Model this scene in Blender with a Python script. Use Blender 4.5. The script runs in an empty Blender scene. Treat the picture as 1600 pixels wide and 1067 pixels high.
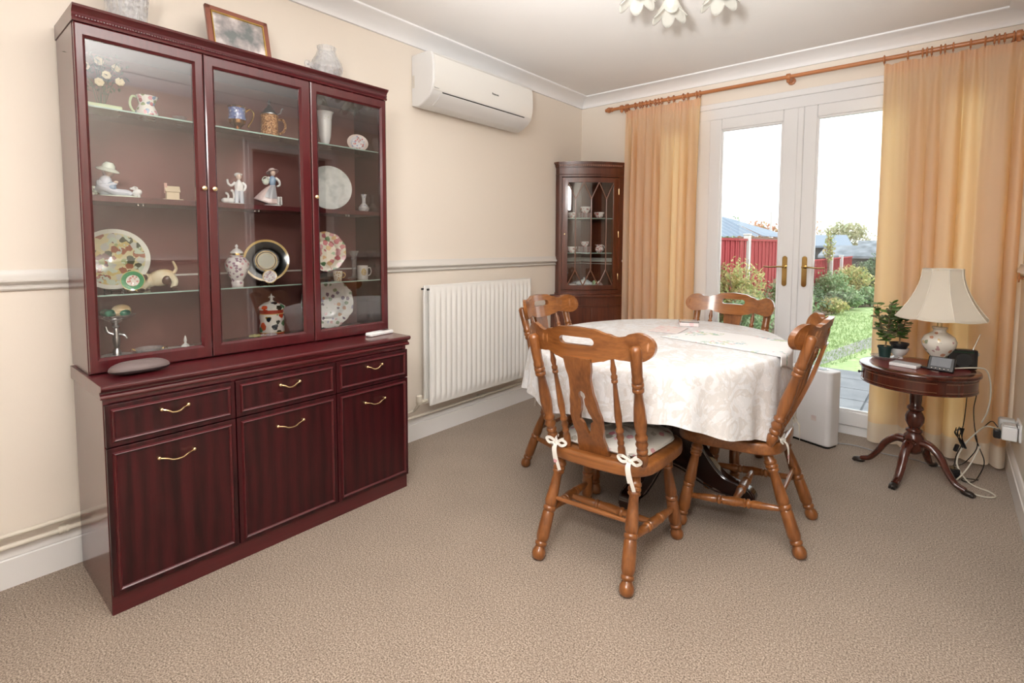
import bpy, bmesh, math, random
from mathutils import Vector, Matrix, noise as mnoise
PI = math.pi
random.seed(11)
SC = bpy.context.scene
COL = SC.collection

# ------------------------------------------------------------------ camera
cam_d = bpy.data.cameras.new('camera')
cam = bpy.data.objects.new('camera', cam_d)
COL.objects.link(cam)
_yaw, _pt, _rl = math.radians(40.1236), math.radians(-3.6981), math.radians(0.2061)
_f = Vector((-math.sin(_yaw)*math.cos(_pt), math.cos(_yaw)*math.cos(_pt), math.sin(_pt)))
_r = Vector((math.cos(_yaw), math.sin(_yaw), 0))
_u = _r.cross(_f)
_R = _r*math.cos(_rl) + _u*math.sin(_rl)
_U = -_r*math.sin(_rl) + _u*math.cos(_rl)
cam.matrix_world = Matrix(((_R.x, _U.x, -_f.x, 2.4347), (_R.y, _U.y, -_f.y, -3.8039), (_R.z, _U.z, -_f.z, 1.1843), (0, 0, 0, 1)))
cam_d.sensor_width = 36.0
cam_d.lens = 808.1*36/1600
cam_d.shift_y = -(533.5-434.44)/1600
cam_d.clip_start = 0.03
cam_d.clip_end = 200
SC.camera = cam

# ------------------------------------------------------------------ world, lights, exposure
W = bpy.data.worlds.new('overcast_sky')
SC.world = W
W.use_nodes = True
_nt = W.node_tree
_bg = _nt.nodes['Background']
_bg.inputs[0].default_value = (0.93, 0.965, 1.0, 1)
_bg.inputs[1].default_value = 1.25

def area(name, loc, target, size, sizey, power, col):
    d = bpy.data.lights.new(name, 'AREA')
    d.shape = 'RECTANGLE'; d.size = size; d.size_y = sizey; d.energy = power; d.color = col
    o = bpy.data.objects.new(name, d); COL.objects.link(o)
    o.location = loc
    o.rotation_euler = (Vector(target)-Vector(loc)).to_track_quat('-Z', 'Y').to_euler()
    return o
# flash aimed up at the ceiling from beside the photographer
fd = bpy.data.lights.new('bounced_flash', 'SPOT'); fd.energy = 540; fd.spot_size = math.radians(78); fd.spot_blend = 1.0; fd.shadow_soft_size = 0.08; fd.color = (1.0, 0.98, 0.95)
fo = bpy.data.objects.new('bounced_flash', fd); COL.objects.link(fo); fo.location = (2.30, -4.05, 1.35)
fo.rotation_euler = (Vector((1.95, -3.05, 2.4))-Vector(fo.location)).to_track_quat('-Z', 'Y').to_euler()
# added soft fill just above the camera, brightens the cabinet's contents
area('camera_fill', (2.25, -4.25, 1.95), (1.5, -1.4, 0.9), 0.55, 0.4, 12.5, (1.0, 0.98, 0.96))
# low hazy sun from the garden side
sd = bpy.data.lights.new('sun', 'SUN'); sd.energy = 1.0; sd.angle = math.radians(6); sd.color = (1.0, 0.93, 0.8)
so = bpy.data.objects.new('sun', sd); COL.objects.link(so)
so.rotation_euler = Vector((-0.62, -0.55, -0.5)).to_track_quat('-Z', 'Y').to_euler()
SC.view_settings.view_transform = 'Standard'
SC.view_settings.look = 'None'
SC.view_settings.gamma = 1
SC.view_settings.use_curve_mapping = False
SC.view_settings.exposure = 1.1

# ------------------------------------------------------------------ materials
def new_mat(name):
    m = bpy.data.materials.new(name); m.use_nodes = True
    nt = m.node_tree
    return m, nt, nt.nodes, nt.links, nt.nodes['Principled BSDF']
def c4(c): return (c[0], c[1], c[2], 1)
def mat(name, col, rough=0.5, metal=0.0, coat=0.0, bump=0.0, bscale=200, sheen=0.0, spec=0.5, emit=None, sub=0.0):
    m, nt, N, L, B = new_mat(name)
    B.inputs['Base Color'].default_value = c4(col)
    B.inputs['Roughness'].default_value = rough
    B.inputs['Metallic'].default_value = metal
    B.inputs['Coat Weight'].default_value = coat
    B.inputs['Coat Roughness'].default_value = 0.12
    B.inputs['Sheen Weight'].default_value = sheen
    B.inputs['Specular IOR Level'].default_value = spec
    if emit:
        B.inputs['Emission Color'].default_value = c4(emit[:3]); B.inputs['Emission Strength'].default_value = emit[3]
    if bump:
        tc = N.new('ShaderNodeTexCoord'); n = N.new('ShaderNodeTexNoise'); n.inputs['Scale'].default_value = bscale
        n.inputs['Detail'].default_value = 4
        L.new(tc.outputs['Object'], n.inputs['Vector'])
        b = N.new('ShaderNodeBump'); b.inputs['Strength'].default_value = bump; b.inputs['Distance'].default_value = 0.002
        L.new(n.outputs['Fac'], b.inputs['Height']); L.new(b.outputs['Normal'], B.inputs['Normal'])
    return m
def ramp(N, pts, const=False):
    r = N.new('ShaderNodeValToRGB'); e = r.color_ramp.elements
    if const: r.color_ramp.interpolation = 'CONSTANT'
    while len(e) < len(pts): e.new(0.5)
    for k, (p, c) in enumerate(pts):
        e[k].position = p; e[k].color = c4(c)
    return r
def wood(name, dark, light, axis='Z', rough=0.32, coat=0.35, scale=1.0, cathedral=0.0, spec=0.5):
    m, nt, N, L, B = new_mat(name)
    tc = N.new('ShaderNodeTexCoord'); mp = N.new('ShaderNodeMapping')
    s = [22*scale]*3; s['XYZ'.index(axis)] = 1.6*scale
    mp.inputs['Scale'].default_value = s
    L.new(tc.outputs['Object'], mp.inputs['Vector'])
    n = N.new('ShaderNodeTexNoise'); n.inputs['Scale'].default_value = 1.0; n.inputs['Detail'].default_value = 5; n.inputs['Distortion'].default_value = 0.8
    L.new(mp.outputs['Vector'], n.inputs['Vector'])
    n2 = N.new('ShaderNodeTexNoise'); n2.inputs['Scale'].default_value = 5.0; n2.inputs['Detail'].default_value = 3
    L.new(mp.outputs['Vector'], n2.inputs['Vector'])
    mx = N.new('ShaderNodeMix'); mx.inputs['Factor'].default_value = 0.35
    L.new(n.outputs['Fac'], mx.inputs['A']); L.new(n2.outputs['Fac'], mx.inputs['B'])
    src = mx.outputs['Result']
    if cathedral:
        mp2 = N.new('ShaderNodeMapping'); s2 = [5.5]*3; s2['XYZ'.index(axis)] = 1.3
        mp2.inputs['Scale'].default_value = s2
        L.new(tc.outputs['Object'], mp2.inputs['Vector'])
        w = N.new('ShaderNodeTexWave'); w.wave_type = 'RINGS'; w.inputs['Scale'].default_value = 1.1; w.inputs['Distortion'].default_value = 7; w.inputs['Detail'].default_value = 4
        w.inputs['Detail Scale'].default_value = 1.2
        L.new(mp2.outputs['Vector'], w.inputs['Vector'])
        m2 = N.new('ShaderNodeMix'); m2.inputs['Factor'].default_value = cathedral
        L.new(src, m2.inputs['A']); L.new(w.outputs['Fac'], m2.inputs['B']); src = m2.outputs['Result']
    r = ramp(N, [(0.3, dark), (0.72, light)])
    L.new(src, r.inputs['Fac']); L.new(r.outputs['Color'], B.inputs['Base Color'])
    B.inputs['Roughness'].default_value = rough; B.inputs['Coat Weight'].default_value = coat; B.inputs['Coat Roughness'].default_value = 0.1
    B.inputs['Specular IOR Level'].default_value = spec
    return m
def pane_mat(name, tint=(1, 1, 1), base=0.02, rough=0.0, gain=1.0):
    m, nt, N, L, B = new_mat(name)
    N.remove(B)
    t = N.new('ShaderNodeBsdfTransparent'); t.inputs[0].default_value = c4(tint)
    g = N.new('ShaderNodeBsdfGlossy'); g.inputs['Roughness'].default_value = rough; g.inputs[0].default_value = (1, 1, 1, 1)
    f = N.new('ShaderNodeFresnel'); f.inputs[0].default_value = 1.5
    a = N.new('ShaderNodeMath'); a.operation = 'MULTIPLY_ADD'; a.inputs[1].default_value = gain; a.inputs[2].default_value = base; a.use_clamp = True
    L.new(f.outputs[0], a.inputs[0])
    x = N.new('ShaderNodeMixShader'); L.new(a.outputs[0], x.inputs[0]); L.new(t.outputs[0], x.inputs[1]); L.new(g.outputs[0], x.inputs[2])
    L.new(x.outputs[0], N['Material Output'].inputs[0])
    return m
def crystal_mat(name, tint=(0.97, 0.98, 1.0), rough=0.03):
    m, nt, N, L, B = new_mat(name)
    N.remove(B)
    t = N.new('ShaderNodeBsdfTransparent'); t.inputs[0].default_value = c4(tint)
    g = N.new('ShaderNodeBsdfGlossy'); g.inputs['Roughness'].default_value = rough
    d = N.new('ShaderNodeBsdfDiffuse'); d.inputs[0].default_value = (0.9, 0.9, 0.9, 1)
    tc = N.new('ShaderNodeTexCoord')
    v = N.new('ShaderNodeTexVoronoi'); v.inputs['Scale'].default_value = 45
    L.new(tc.outputs['Object'], v.inputs['Vector'])
    b = N.new('ShaderNodeBump'); b.inputs['Strength'].default_value = 1.0; b.inputs['Distance'].default_value = 0.01
    L.new(v.outputs['Distance'], b.inputs['Height'])
    lw = N.new('ShaderNodeLayerWeight'); lw.inputs[0].default_value = 0.42
    L.new(b.outputs['Normal'], lw.inputs['Normal']); L.new(b.outputs['Normal'], g.inputs['Normal'])
    x = N.new('ShaderNodeMixShader'); L.new(lw.outputs['Facing'], x.inputs[0]); L.new(t.outputs[0], x.inputs[1]); L.new(g.outputs[0], x.inputs[2])
    x2 = N.new('ShaderNodeMixShader'); x2.inputs[0].default_value = 0.17; L.new(x.outputs[0], x2.inputs[1]); L.new(d.outputs[0], x2.inputs[2])
    L.new(x2.outputs[0], N['Material Output'].inputs[0])
    return m
def floral(name, ground, cols, scale=60, size=0.42, density=0.55, rough=0.15, second=None, rim=None, rim_r=1.0, bands=None, coat=0.6):
    """porcelain or cloth with small printed flowers; rim/bands are rings by distance from the local z axis"""
    m, nt, N, L, B = new_mat(name)
    tc = N.new('ShaderNodeTexCoord')
    v = N.new('ShaderNodeTexVoronoi'); v.inputs['Scale'].default_value = scale
    L.new(tc.outputs['Object'], v.inputs['Vector'])
    nz = N.new('ShaderNodeTexNoise'); nz.inputs['Scale'].default_value = scale*2.5
    L.new(tc.outputs['Object'], nz.inputs['Vector'])
    ad = N.new('ShaderNodeMath'); ad.operation = 'MULTIPLY_ADD'; ad.inputs[1].default_value = 0.5; L.new(nz.outputs['Fac'], ad.inputs[0]); L.new(v.outputs['Distance'], ad.inputs[2])
    lt = N.new('ShaderNodeMath'); lt.operation = 'LESS_THAN'; lt.inputs[1].default_value = size+0.2; L.new(ad.outputs[0], lt.inputs[0])
    sp = N.new('ShaderNodeSeparateColor'); L.new(v.outputs['Color'], sp.inputs[0])
    g2 = N.new('ShaderNodeMath'); g2.operation = 'LESS_THAN'; g2.inputs[1].default_value = density; L.new(sp.outputs[0], g2.inputs[0])
    mu = N.new('ShaderNodeMath'); mu.operation = 'MULTIPLY'; L.new(lt.outputs[0], mu.inputs[0]); L.new(g2.outputs[0], mu.inputs[1])
    r = ramp(N, [(k/len(cols), c) for k, c in enumerate(cols)], True); L.new(sp.outputs[1], r.inputs['Fac'])
    mx = N.new('ShaderNodeMix'); mx.data_type = 'RGBA'
    L.new(mu.outputs[0], mx.inputs['Factor']); mx.inputs['A'].default_value = c4(ground); L.new(r.outputs['Color'], mx.inputs['B'])
    out = mx.outputs['Result']
    if second:
        v2 = N.new('ShaderNodeTexNoise'); v2.inputs['Scale'].default_value = scale*0.8; v2.inputs['Detail'].default_value = 2
        L.new(tc.outputs['Object'], v2.inputs['Vector'])
        g3 = N.new('ShaderNodeMath'); g3.operation = 'GREATER_THAN'; g3.inputs[1].default_value = second[1]; L.new(v2.outputs['Fac'], g3.inputs[0])
        m3 = N.new('ShaderNodeMix'); m3.data_type = 'RGBA'; L.new(g3.outputs[0], m3.inputs['Factor']); L.new(out, m3.inputs['A']); m3.inputs['B'].default_value = c4(second[0]); out = m3.outputs['Result']
    if bands:
        sx = N.new('ShaderNodeSeparateXYZ'); L.new(tc.outputs['Object'], sx.inputs[0])
        kind, lst = bands
        if kind == 'r':
            cb = N.new('ShaderNodeCombineXYZ'); L.new(sx.outputs[0], cb.inputs[0]); L.new(sx.outputs[1], cb.inputs[1])
            ln = N.new('ShaderNodeVectorMath'); ln.operation = 'LENGTH'; L.new(cb.outputs[0], ln.inputs[0]); val = ln.outputs['Value']
        else: val = sx.outputs[2]
        for lo, hi, col in lst:
            a = N.new('ShaderNodeMath'); a.operation = 'GREATER_THAN'; a.inputs[1].default_value = lo; L.new(val, a.inputs[0])
            b = N.new('ShaderNodeMath'); b.operation = 'LESS_THAN'; b.inputs[1].default_value = hi; L.new(val, b.inputs[0])
            c = N.new('ShaderNodeMath'); c.operation = 'MULTIPLY'; L.new(a.outputs[0], c.inputs[0]); L.new(b.outputs[0], c.inputs[1])
            m4 = N.new('ShaderNodeMix'); m4.data_type = 'RGBA'; L.new(c.outputs[0], m4.inputs['Factor']); L.new(out, m4.inputs['A']); m4.inputs['B'].default_value = c4(col); out = m4.outputs['Result']
    L.new(out, B.inputs['Base Color'])
    B.inputs['Roughness'].default_value = rough; B.inputs['Coat Weight'].default_value = coat
    return m

M = {}
# room
def wall_mat():
    m, nt, N, L, B = new_mat('wall_paint')
    tc = N.new('ShaderNodeTexCoord')
    n = N.new('ShaderNodeTexNoise'); n.inputs['Scale'].default_value = 60; n.inputs['Detail'].default_value = 5
    L.new(tc.outputs['Object'], n.inputs['Vector'])
    b = N.new('ShaderNodeBump'); b.inputs['Strength'].default_value = 0.12; b.inputs['Distance'].default_value = 0.002
    L.new(n.outputs['Fac'], b.inputs['Height']); L.new(b.outputs['Normal'], B.inputs['Normal'])
    B.inputs['Base Color'].default_value = (0.84, 0.765, 0.675, 1); B.inputs['Roughness'].default_value = 0.6
    return m
M['wall'] = wall_mat()
M['ceiling'] = mat('ceiling_paint', (0.87, 0.855, 0.845), 0.8, bump=0.3, bscale=45)
M['trim'] = mat('white_gloss_trim', (0.84, 0.83, 0.82), 0.25, coat=0.2)
M['coving'] = mat('white_coving', (0.87, 0.87, 0.88), 0.55)
M['upvc'] = mat('white_plastic_door', (0.86, 0.86, 0.87), 0.22, coat=0.3)
def carpet():
    m, nt, N, L, B = new_mat('beige_carpet')
    tc = N.new('ShaderNodeTexCoord')
    n = N.new('ShaderNodeTexNoise'); n.inputs['Scale'].default_value = 210; n.inputs['Detail'].default_value = 2; n.inputs['Roughness'].default_value = 0.7
    n2 = N.new('ShaderNodeTexNoise'); n2.inputs['Scale'].default_value = 4.5; n2.inputs['Detail'].default_value = 4
    n3 = N.new('ShaderNodeTexNoise'); n3.inputs['Scale'].default_value = 120; n3.inputs['Detail'].default_value = 2
    for q in (n, n2, n3): L.new(tc.outputs['Object'], q.inputs['Vector'])
    r = ramp(N, [(0.32, (0.125, 0.09, 0.066)), (0.5, (0.345, 0.27, 0.21)), (0.68, (0.62, 0.51, 0.42))]); L.new(n.outputs['Fac'], r.inputs['Fac'])
    r2 = ramp(N, [(0.3, (0.92, 0.92, 0.92)), (0.7, (1.0, 1.0, 1.0))]); L.new(n2.outputs['Fac'], r2.inputs['Fac'])
    r3 = ramp(N, [(0.3, (0.85, 0.85, 0.85)), (0.7, (1.0, 1.0, 1.0))]); L.new(n3.outputs['Fac'], r3.inputs['Fac'])
    mu = N.new('ShaderNodeMix'); mu.data_type = 'RGBA'; mu.blend_type = 'MULTIPLY'; mu.inputs['Factor'].default_value = 1
    L.new(r.outputs['Color'], mu.inputs['A']); L.new(r2.outputs['Color'], mu.inputs['B'])
    m2 = N.new('ShaderNodeMix'); m2.data_type = 'RGBA'; m2.blend_type = 'MULTIPLY'; m2.inputs['Factor'].default_value = 1
    L.new(mu.outputs['Result'], m2.inputs['A']); L.new(r3.outputs['Color'], m2.inputs['B'])
    L.new(m2.outputs['Result'], B.inputs['Base Color'])
    B.inputs['Roughness'].default_value = 0.95; B.inputs['Specular IOR Level'].default_value = 0.1; B.inputs['Sheen Weight'].default_value = 0.25
    b = N.new('ShaderNodeBump'); b.inputs['Strength'].default_value = 0.3; b.inputs['Distance'].default_value = 0.0015
    L.new(n.outputs['Fac'], b.inputs['Height']); L.new(b.outputs['Normal'], B.inputs['Normal'])
    return m
M['carpet'] = carpet()
# furniture
M['mahog'] = wood('red_mahogany_veneer', (0.060, 0.0065, 0.009), (0.098, 0.0098, 0.013), 'Z', 0.24, 0.5)
M['mahog_h'] = wood('red_mahogany_horizontal', (0.055, 0.006, 0.0085), (0.105, 0.0115, 0.015), 'Y', 0.28, 0.4)
M['mahog_panel'] = wood('red_mahogany_panel', (0.014, 0.002, 0.003), (0.055, 0.0055, 0.008), 'Z', 0.36, 0.1, scale=1.5, cathedral=0.22, spec=0.35)
M['cab_inside'] = mat('cabinet_lining', (0.20, 0.075, 0.065), 0.55)
M['oak'] = wood('honey_pine', (0.125, 0.038, 0.009), (0.34, 0.122, 0.031), 'Z', 0.28, 0.5, scale=1.3)
M['oak_h'] = wood('honey_pine_rail', (0.145, 0.046, 0.011), (0.40, 0.150, 0.041), 'X', 0.28, 0.5, scale=1.1)
M['corner'] = wood('brown_mahogany', (0.055, 0.014, 0.006), (0.17, 0.042, 0.018), 'Z', 0.3, 0.4)
M['drum'] = wood('dark_mahogany', (0.04, 0.009, 0.005), (0.12, 0.024, 0.012), 'Z', 0.22, 0.6)
M['trestle'] = wood('near_black_mahogany', (0.012, 0.004, 0.003), (0.035, 0.011, 0.007), 'Z', 0.18, 0.7)
M['rod'] = wood('orange_pine_pole', (0.36, 0.12, 0.04), (0.58, 0.23, 0.085), 'X', 0.35, 0.3)
M['brass'] = mat('polished_brass', (0.84, 0.66, 0.38), 0.2, 1.0)
M['brass_d'] = mat('aged_brass', (0.50, 0.34, 0.13), 0.16, 1.0)
M['chrome'] = mat('bright_metal', (0.8, 0.8, 0.8), 0.15, 1.0)
M['gold'] = mat('gilt', (0.75, 0.5, 0.16), 0.22, 1.0)
M['pewter'] = mat('pewter', (0.55, 0.56, 0.57), 0.3, 1.0)
M['pane'] = pane_mat('window_pane', (0.97, 0.99, 0.98), 0.0)
M['cabpane'] = pane_mat('cabinet_glass', (0.97, 0.97, 0.965), 0.008, 0.0, 1.0)
M['shelfglass'] = pane_mat('shelf_glass', (0.90, 0.95, 0.93), 0.02)
M['shelfedge'] = mat('green_glass_edge', (0.35, 0.5, 0.45), 0.1)
M['crystal'] = crystal_mat('cut_crystal')
M['white'] = mat('white_porcelain', (0.80, 0.80, 0.79), 0.12, coat=0.6)
M['black'] = mat('black_plastic', (0.012, 0.012, 0.014), 0.25, coat=0.2)
M['dark_gap'] = mat('dark_gap', (0.02, 0.02, 0.02), 0.6)
M['wplastic'] = mat('white_plastic', (0.80, 0.80, 0.80), 0.3)
M['radiator'] = mat('white_enamel', (0.83, 0.82, 0.79), 0.3, coat=0.2)
M['cream_pipe'] = mat('cream_painted_pipe', (0.72, 0.67, 0.57), 0.4)

# ------------------------------------------------------------------ mesh helpers
class MB:
    def __init__(s): s.bm = bmesh.new(); s.mi = 0
    def _tag(s, fs):
        if s.mi:
            for f in fs: f.material_index = s.mi
    def box(s, c, d, rz=0, rot=None):
        mtx = Matrix.Translation(Vector(c)) @ (rot if rot else Matrix.Rotation(rz, 4, 'Z')) @ Matrix.Diagonal((d[0], d[1], d[2], 1))
        g = bmesh.ops.create_cube(s.bm, size=1, matrix=mtx)
        s._tag({f for v in g['verts'] for f in v.link_faces}); return s
    def bx(s, x0, x1, y0, y1, z0, z1): return s.box(((x0+x1)/2, (y0+y1)/2, (z0+z1)/2), (abs(x1-x0), abs(y1-y0), abs(z1-z0)))
    def lathe(s, prof, mtx=None, seg=24, sx=1, sy=1, mod=None):
        mtx = mtx or Matrix.Identity(4); rings = []
        for r, z in prof:
            if r < 1e-5: rings.append([s.bm.verts.new(mtx @ Vector((0, 0, z)))])
            else:
                ring = []
                for k in range(seg):
                    a = 2*PI*k/seg; rr = r*(mod(a, z) if mod else 1)
                    ring.append(s.bm.verts.new(mtx @ Vector((rr*math.cos(a)*sx, rr*math.sin(a)*sy, z))))
                rings.append(ring)
        fs = []
        for a, b in zip(rings, rings[1:]):
            for k in range(seg):
                k2 = (k+1) % seg
                if len(a) == 1 and len(b) == 1: break
                if len(a) == 1: fs.append(s.bm.faces.new((a[0], b[k2], b[k])))
                elif len(b) == 1: fs.append(s.bm.faces.new((a[k], a[k2], b[0])))
                else: fs.append(s.bm.faces.new((a[k], a[k2], b[k2], b[k])))
        for ring, fl in ((rings[0], 1), (rings[-1], 0)):
            if len(ring) > 2:
                try: fs.append(s.bm.faces.new(ring[::-1] if fl else ring))
                except ValueError: pass
        s._tag(fs); return s
    def turn(s, p0, p1, prof, seg=16):
        """turned piece between two points; prof = [(t, r)]"""
        p0 = Vector(p0); p1 = Vector(p1); d = p1-p0; Lg = d.length
        q = d.to_track_quat('Z', 'Y').to_matrix().to_4x4()
        return s.lathe([(r, t*Lg) for t, r in prof], Matrix.Translation(p0) @ q, seg)
    def ell(s, c, r, seg=16, rings=10, rot=None):
        mtx = Matrix.Translation(Vector(c)) @ (rot or Matrix.Identity(4)) @ Matrix.Diagonal((r[0], r[1], r[2], 1))
        g = bmesh.ops.create_uvsphere(s.bm, u_segments=seg, v_segments=rings, radius=1, matrix=mtx)
        s._tag({f for v in g['verts'] for f in v.link_faces}); return s
    def tube(s, pts, r, seg=8, closed=False, taper=None, flat=1.0):
        pts = [Vector(p) for p in pts]; n = len(pts); rings = []; up = None
        for i, p in enumerate(pts):
            if closed: t = pts[(i+1) % n]-pts[i-1]
            else: t = pts[min(i+1, n-1)]-pts[max(i-1, 0)]
            t.normalize()
            if up is None: up = Vector((0, 0, 1)) if abs(t.z) < 0.9 else Vector((1, 0, 0))
            a = t.cross(up); a.normalize(); b = a.cross(t); b.normalize(); up = b
            rr = r if taper is None else (taper[i] if isinstance(taper, (list, tuple)) else r*(1+(taper-1)*i/(n-1)))
            rings.append([s.bm.verts.new(p+a*rr*math.cos(2*PI*k/seg)+b*rr*flat*math.sin(2*PI*k/seg)) for k in range(seg)])
        fs = []
        for i in range(n if closed else n-1):
            A = rings[i]; Bq = rings[(i+1) % n]
            for k in range(seg):
                k2 = (k+1) % seg; fs.append(s.bm.faces.new((A[k], A[k2], Bq[k2], Bq[k])))
        if not closed:
            fs.append(s.bm.faces.new(rings[0][::-1])); fs.append(s.bm.faces.new(rings[-1]))
        s._tag(fs); return s
    def prism(s, poly, z0, z1, mtx=None):
        mtx = mtx or Matrix.Identity(4)
        a = [s.bm.verts.new(mtx @ Vector((x, y, z0))) for x, y in poly]; b = [s.bm.verts.new(mtx @ Vector((x, y, z1))) for x, y in poly]
        fs = [s.bm.faces.new(a[::-1]), s.bm.faces.new(b)]
        n = len(poly)
        for k in range(n): fs.append(s.bm.faces.new((a[k], a[(k+1) % n], b[(k+1) % n], b[k])))
        s._tag(fs); return s
    def sweep(s, prof, path, ax='Y'):
        """closed profile [(u,v)] extruded along a straight axis; path=(a,b); u,v fill the other two axes"""
        o = {'X': lambda t, u, v: (t, u, v), 'Y': lambda t, u, v: (u, t, v), 'Z': lambda t, u, v: (u, v, t)}[ax]
        a = [s.bm.verts.new(o(path[0], u, v)) for u, v in prof]; b = [s.bm.verts.new(o(path[1], u, v)) for u, v in prof]
        fs = [s.bm.faces.new(a), s.bm.faces.new(b[::-1])]; n = len(prof)
        for k in range(n): fs.append(s.bm.faces.new((a[k], b[k], b[(k+1) % n], a[(k+1) % n])))
        s._tag(fs); return s
    def grid(s, fn, nu, nv, wrap_u=False, cap=False):
        V = [[s.bm.verts.new(fn(i/(nu if wrap_u else nu-1), j/(nv-1))) for i in range(nu)] for j in range(nv)]
        fs = []
        for j in range(nv-1):
            for i in range(nu if wrap_u else nu-1):
                fs.append(s.bm.faces.new((V[j][i], V[j][(i+1) % nu], V[j+1][(i+1) % nu], V[j+1][i])))
        if cap:
            fs.append(s.bm.faces.new(V[0][::-1])); fs.append(s.bm.faces.new(V[-1]))
        s._tag(fs); return s
    def slabgrid(s, cols, fy, thick):
        """cols: list of columns [(x, [(z0,z1),...bands])]; bands with equal count stitched; front/back at fy(x,z) and fy+thick"""
        def vv(x, z, k): return s.bm.verts.new((x, fy(x, z)+k*thick, z))
        rows = []
        for x, bands in cols:
            rows.append([[(vv(x, z, 0), vv(x, z, 1)) for z in b] for b in bands])
        for A, Bq in zip(rows, rows[1:]):
            for a, b in zip(A, Bq):
                for j in range(len(a)-1):
                    for k in (0, 1):
                        q = (a[j][k], b[j][k], b[j+1][k], a[j+1][k])
                        s.bm.faces.new(q if k == 0 else q[::-1])
                for j in (0, len(a)-1):
                    q = (a[j][0], a[j][1], b[j][1], b[j][0])
                    s.bm.faces.new(q if j == 0 else q[::-1])
        for row, fl in ((rows[0], 0), (rows[-1], 1)):
            for a in row:
                for j in range(len(a)-1):
                    q = (a[j][0], a[j+1][0], a[j+1][1], a[j][1]); s.bm.faces.new(q if fl else q[::-1])
        return s
    def obj(s, name, mats, parent=None, loc=None, rot=None, smooth=True, bevel=0, bseg=2, subsurf=0, angle=35, merge=0):
        if merge: bmesh.ops.remove_doubles(s.bm, verts=s.bm.verts, dist=merge)
        bmesh.ops.recalc_face_normals(s.bm, faces=s.bm.faces)
        me = bpy.data.meshes.new(name); s.bm.to_mesh(me); s.bm.free()
        for m in (mats if isinstance(mats, (list, tuple)) else [mats]): me.materials.append(M[m] if isinstance(m, str) else m)
        o = bpy.data.objects.new(name, me); COL.objects.link(o)
        if smooth:
            me.polygons.foreach_set('use_smooth', [True]*len(me.polygons))
            try: me.set_sharp_from_angle(angle=math.radians(angle))
            except Exception: pass
        if parent: o.parent = parent
        if loc: o.location = loc
        if rot: o.rotation_euler = rot
        if bevel:
            b = o.modifiers.new('bevel', 'BEVEL'); b.width = bevel; b.segments = bseg; b.limit_method = 'ANGLE'; b.angle_limit = math.radians(40)
            b.harden_normals = False
        if subsurf:
            q = o.modifiers.new('subdivision', 'SUBSURF'); q.levels = subsurf; q.render_levels = subsurf
        return o
def tag(o, label=None, cat=None, group=None, kind=None):
    if label: o['label'] = label
    if cat: o['category'] = cat
    if group: o['group'] = group
    if kind: o['kind'] = kind
    return o
def thing(name, label, cat, loc=(0, 0, 0), rz=0, group=None, rot=None):
    o = bpy.data.objects.new(name, None); COL.objects.link(o); o.empty_display_size = 0.05
    o.location = loc; o.rotation_euler = rot or (0, 0, rz)
    return tag(o, label, cat, group)
def struct(o, label=None):
    o['kind'] = 'structure'
    if label: o['label'] = label
    return o
def copy_tree(o, parent=None):
    c = o.copy(); COL.objects.link(c)
    if parent: c.parent = parent
    for ch in [q for q in bpy.data.objects if q.parent == o]: copy_tree(ch, c)
    return c
def bez(p0, p1, p2, p3, n=12):
    p0, p1, p2, p3 = map(Vector, (p0, p1, p2, p3)); out = []
    for i in range(n+1):
        t = i/n; u = 1-t; out.append(p0*u**3+p1*3*u*u*t+p2*3*u*t*t+p3*t**3)
    return out
def spline(pts, n=6):
    P = [Vector(p) for p in pts]; P = [2*P[0]-P[1]]+P+[2*P[-1]-P[-2]]; out = []
    for i in range(1, len(P)-2):
        for k in range(n):
            t = k/n; a, b, c, d = P[i-1:i+3]
            out.append(0.5*((2*b)+(c-a)*t+(2*a-5*b+4*c-d)*t*t+(3*b-a-3*c+d)*t**3))
    out.append(P[-2]); return out
def interp(tab, t):
    for (a, va), (b, vb) in zip(tab, tab[1:]):
        if t <= b:
            k = (t-a)/(b-a) if b > a else 0; k = max(0, min(1, k)); k = k*k*(3-2*k)
            return va+(vb-va)*k
    return tab[-1][1]
# ================================================================== ROOM SHELL
RW, YF, ZC = 2.735, -5.1, 2.4
struct(MB().bx(-0.2, RW+1.6, YF-0.2, 0.07, -0.12, 0).obj('floor', 'carpet', smooth=False), 'beige speckled carpet floor')
struct(MB().bx(-0.2, RW+1.6, YF-0.2, 0.25, ZC, ZC+0.1).obj('ceiling', 'ceiling', smooth=False), 'white textured ceiling')
struct(MB().bx(-0.2, 0, YF-0.2, 0.25, 0, ZC).obj('wall_left', 'wall', smooth=False), 'cream wall behind the red display cabinet')
OX0, OX1, OZ = 0.70, 2.64, 2.177
b = MB().bx(0, OX0, 0, 0.25, 0, ZC).bx(OX1, RW+0.15, 0, 0.25, 0, ZC).bx(OX0, OX1, 0, 0.25, OZ, ZC)
struct(b.obj('wall_back', 'wall', smooth=False), 'cream wall around the glazed garden doors')
DY0_, DY1_, DZ_ = -1.80, -1.04, 2.0
b = MB().bx(RW, RW+0.12, YF, DY0_, 0, ZC).bx(RW, RW+0.12, DY1_, 0, 0, ZC).bx(RW, RW+0.12, DY0_, DY1_, DZ_, ZC)
struct(b.obj('wall_right', 'wall', smooth=False), 'cream wall beside the drum table')
b = MB().bx(-0.1, RW+0.12, YF-0.12, YF, 0, ZC)
struct(b.obj('wall_front', 'wall', smooth=False), 'cream wall opposite the garden doors')
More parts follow.
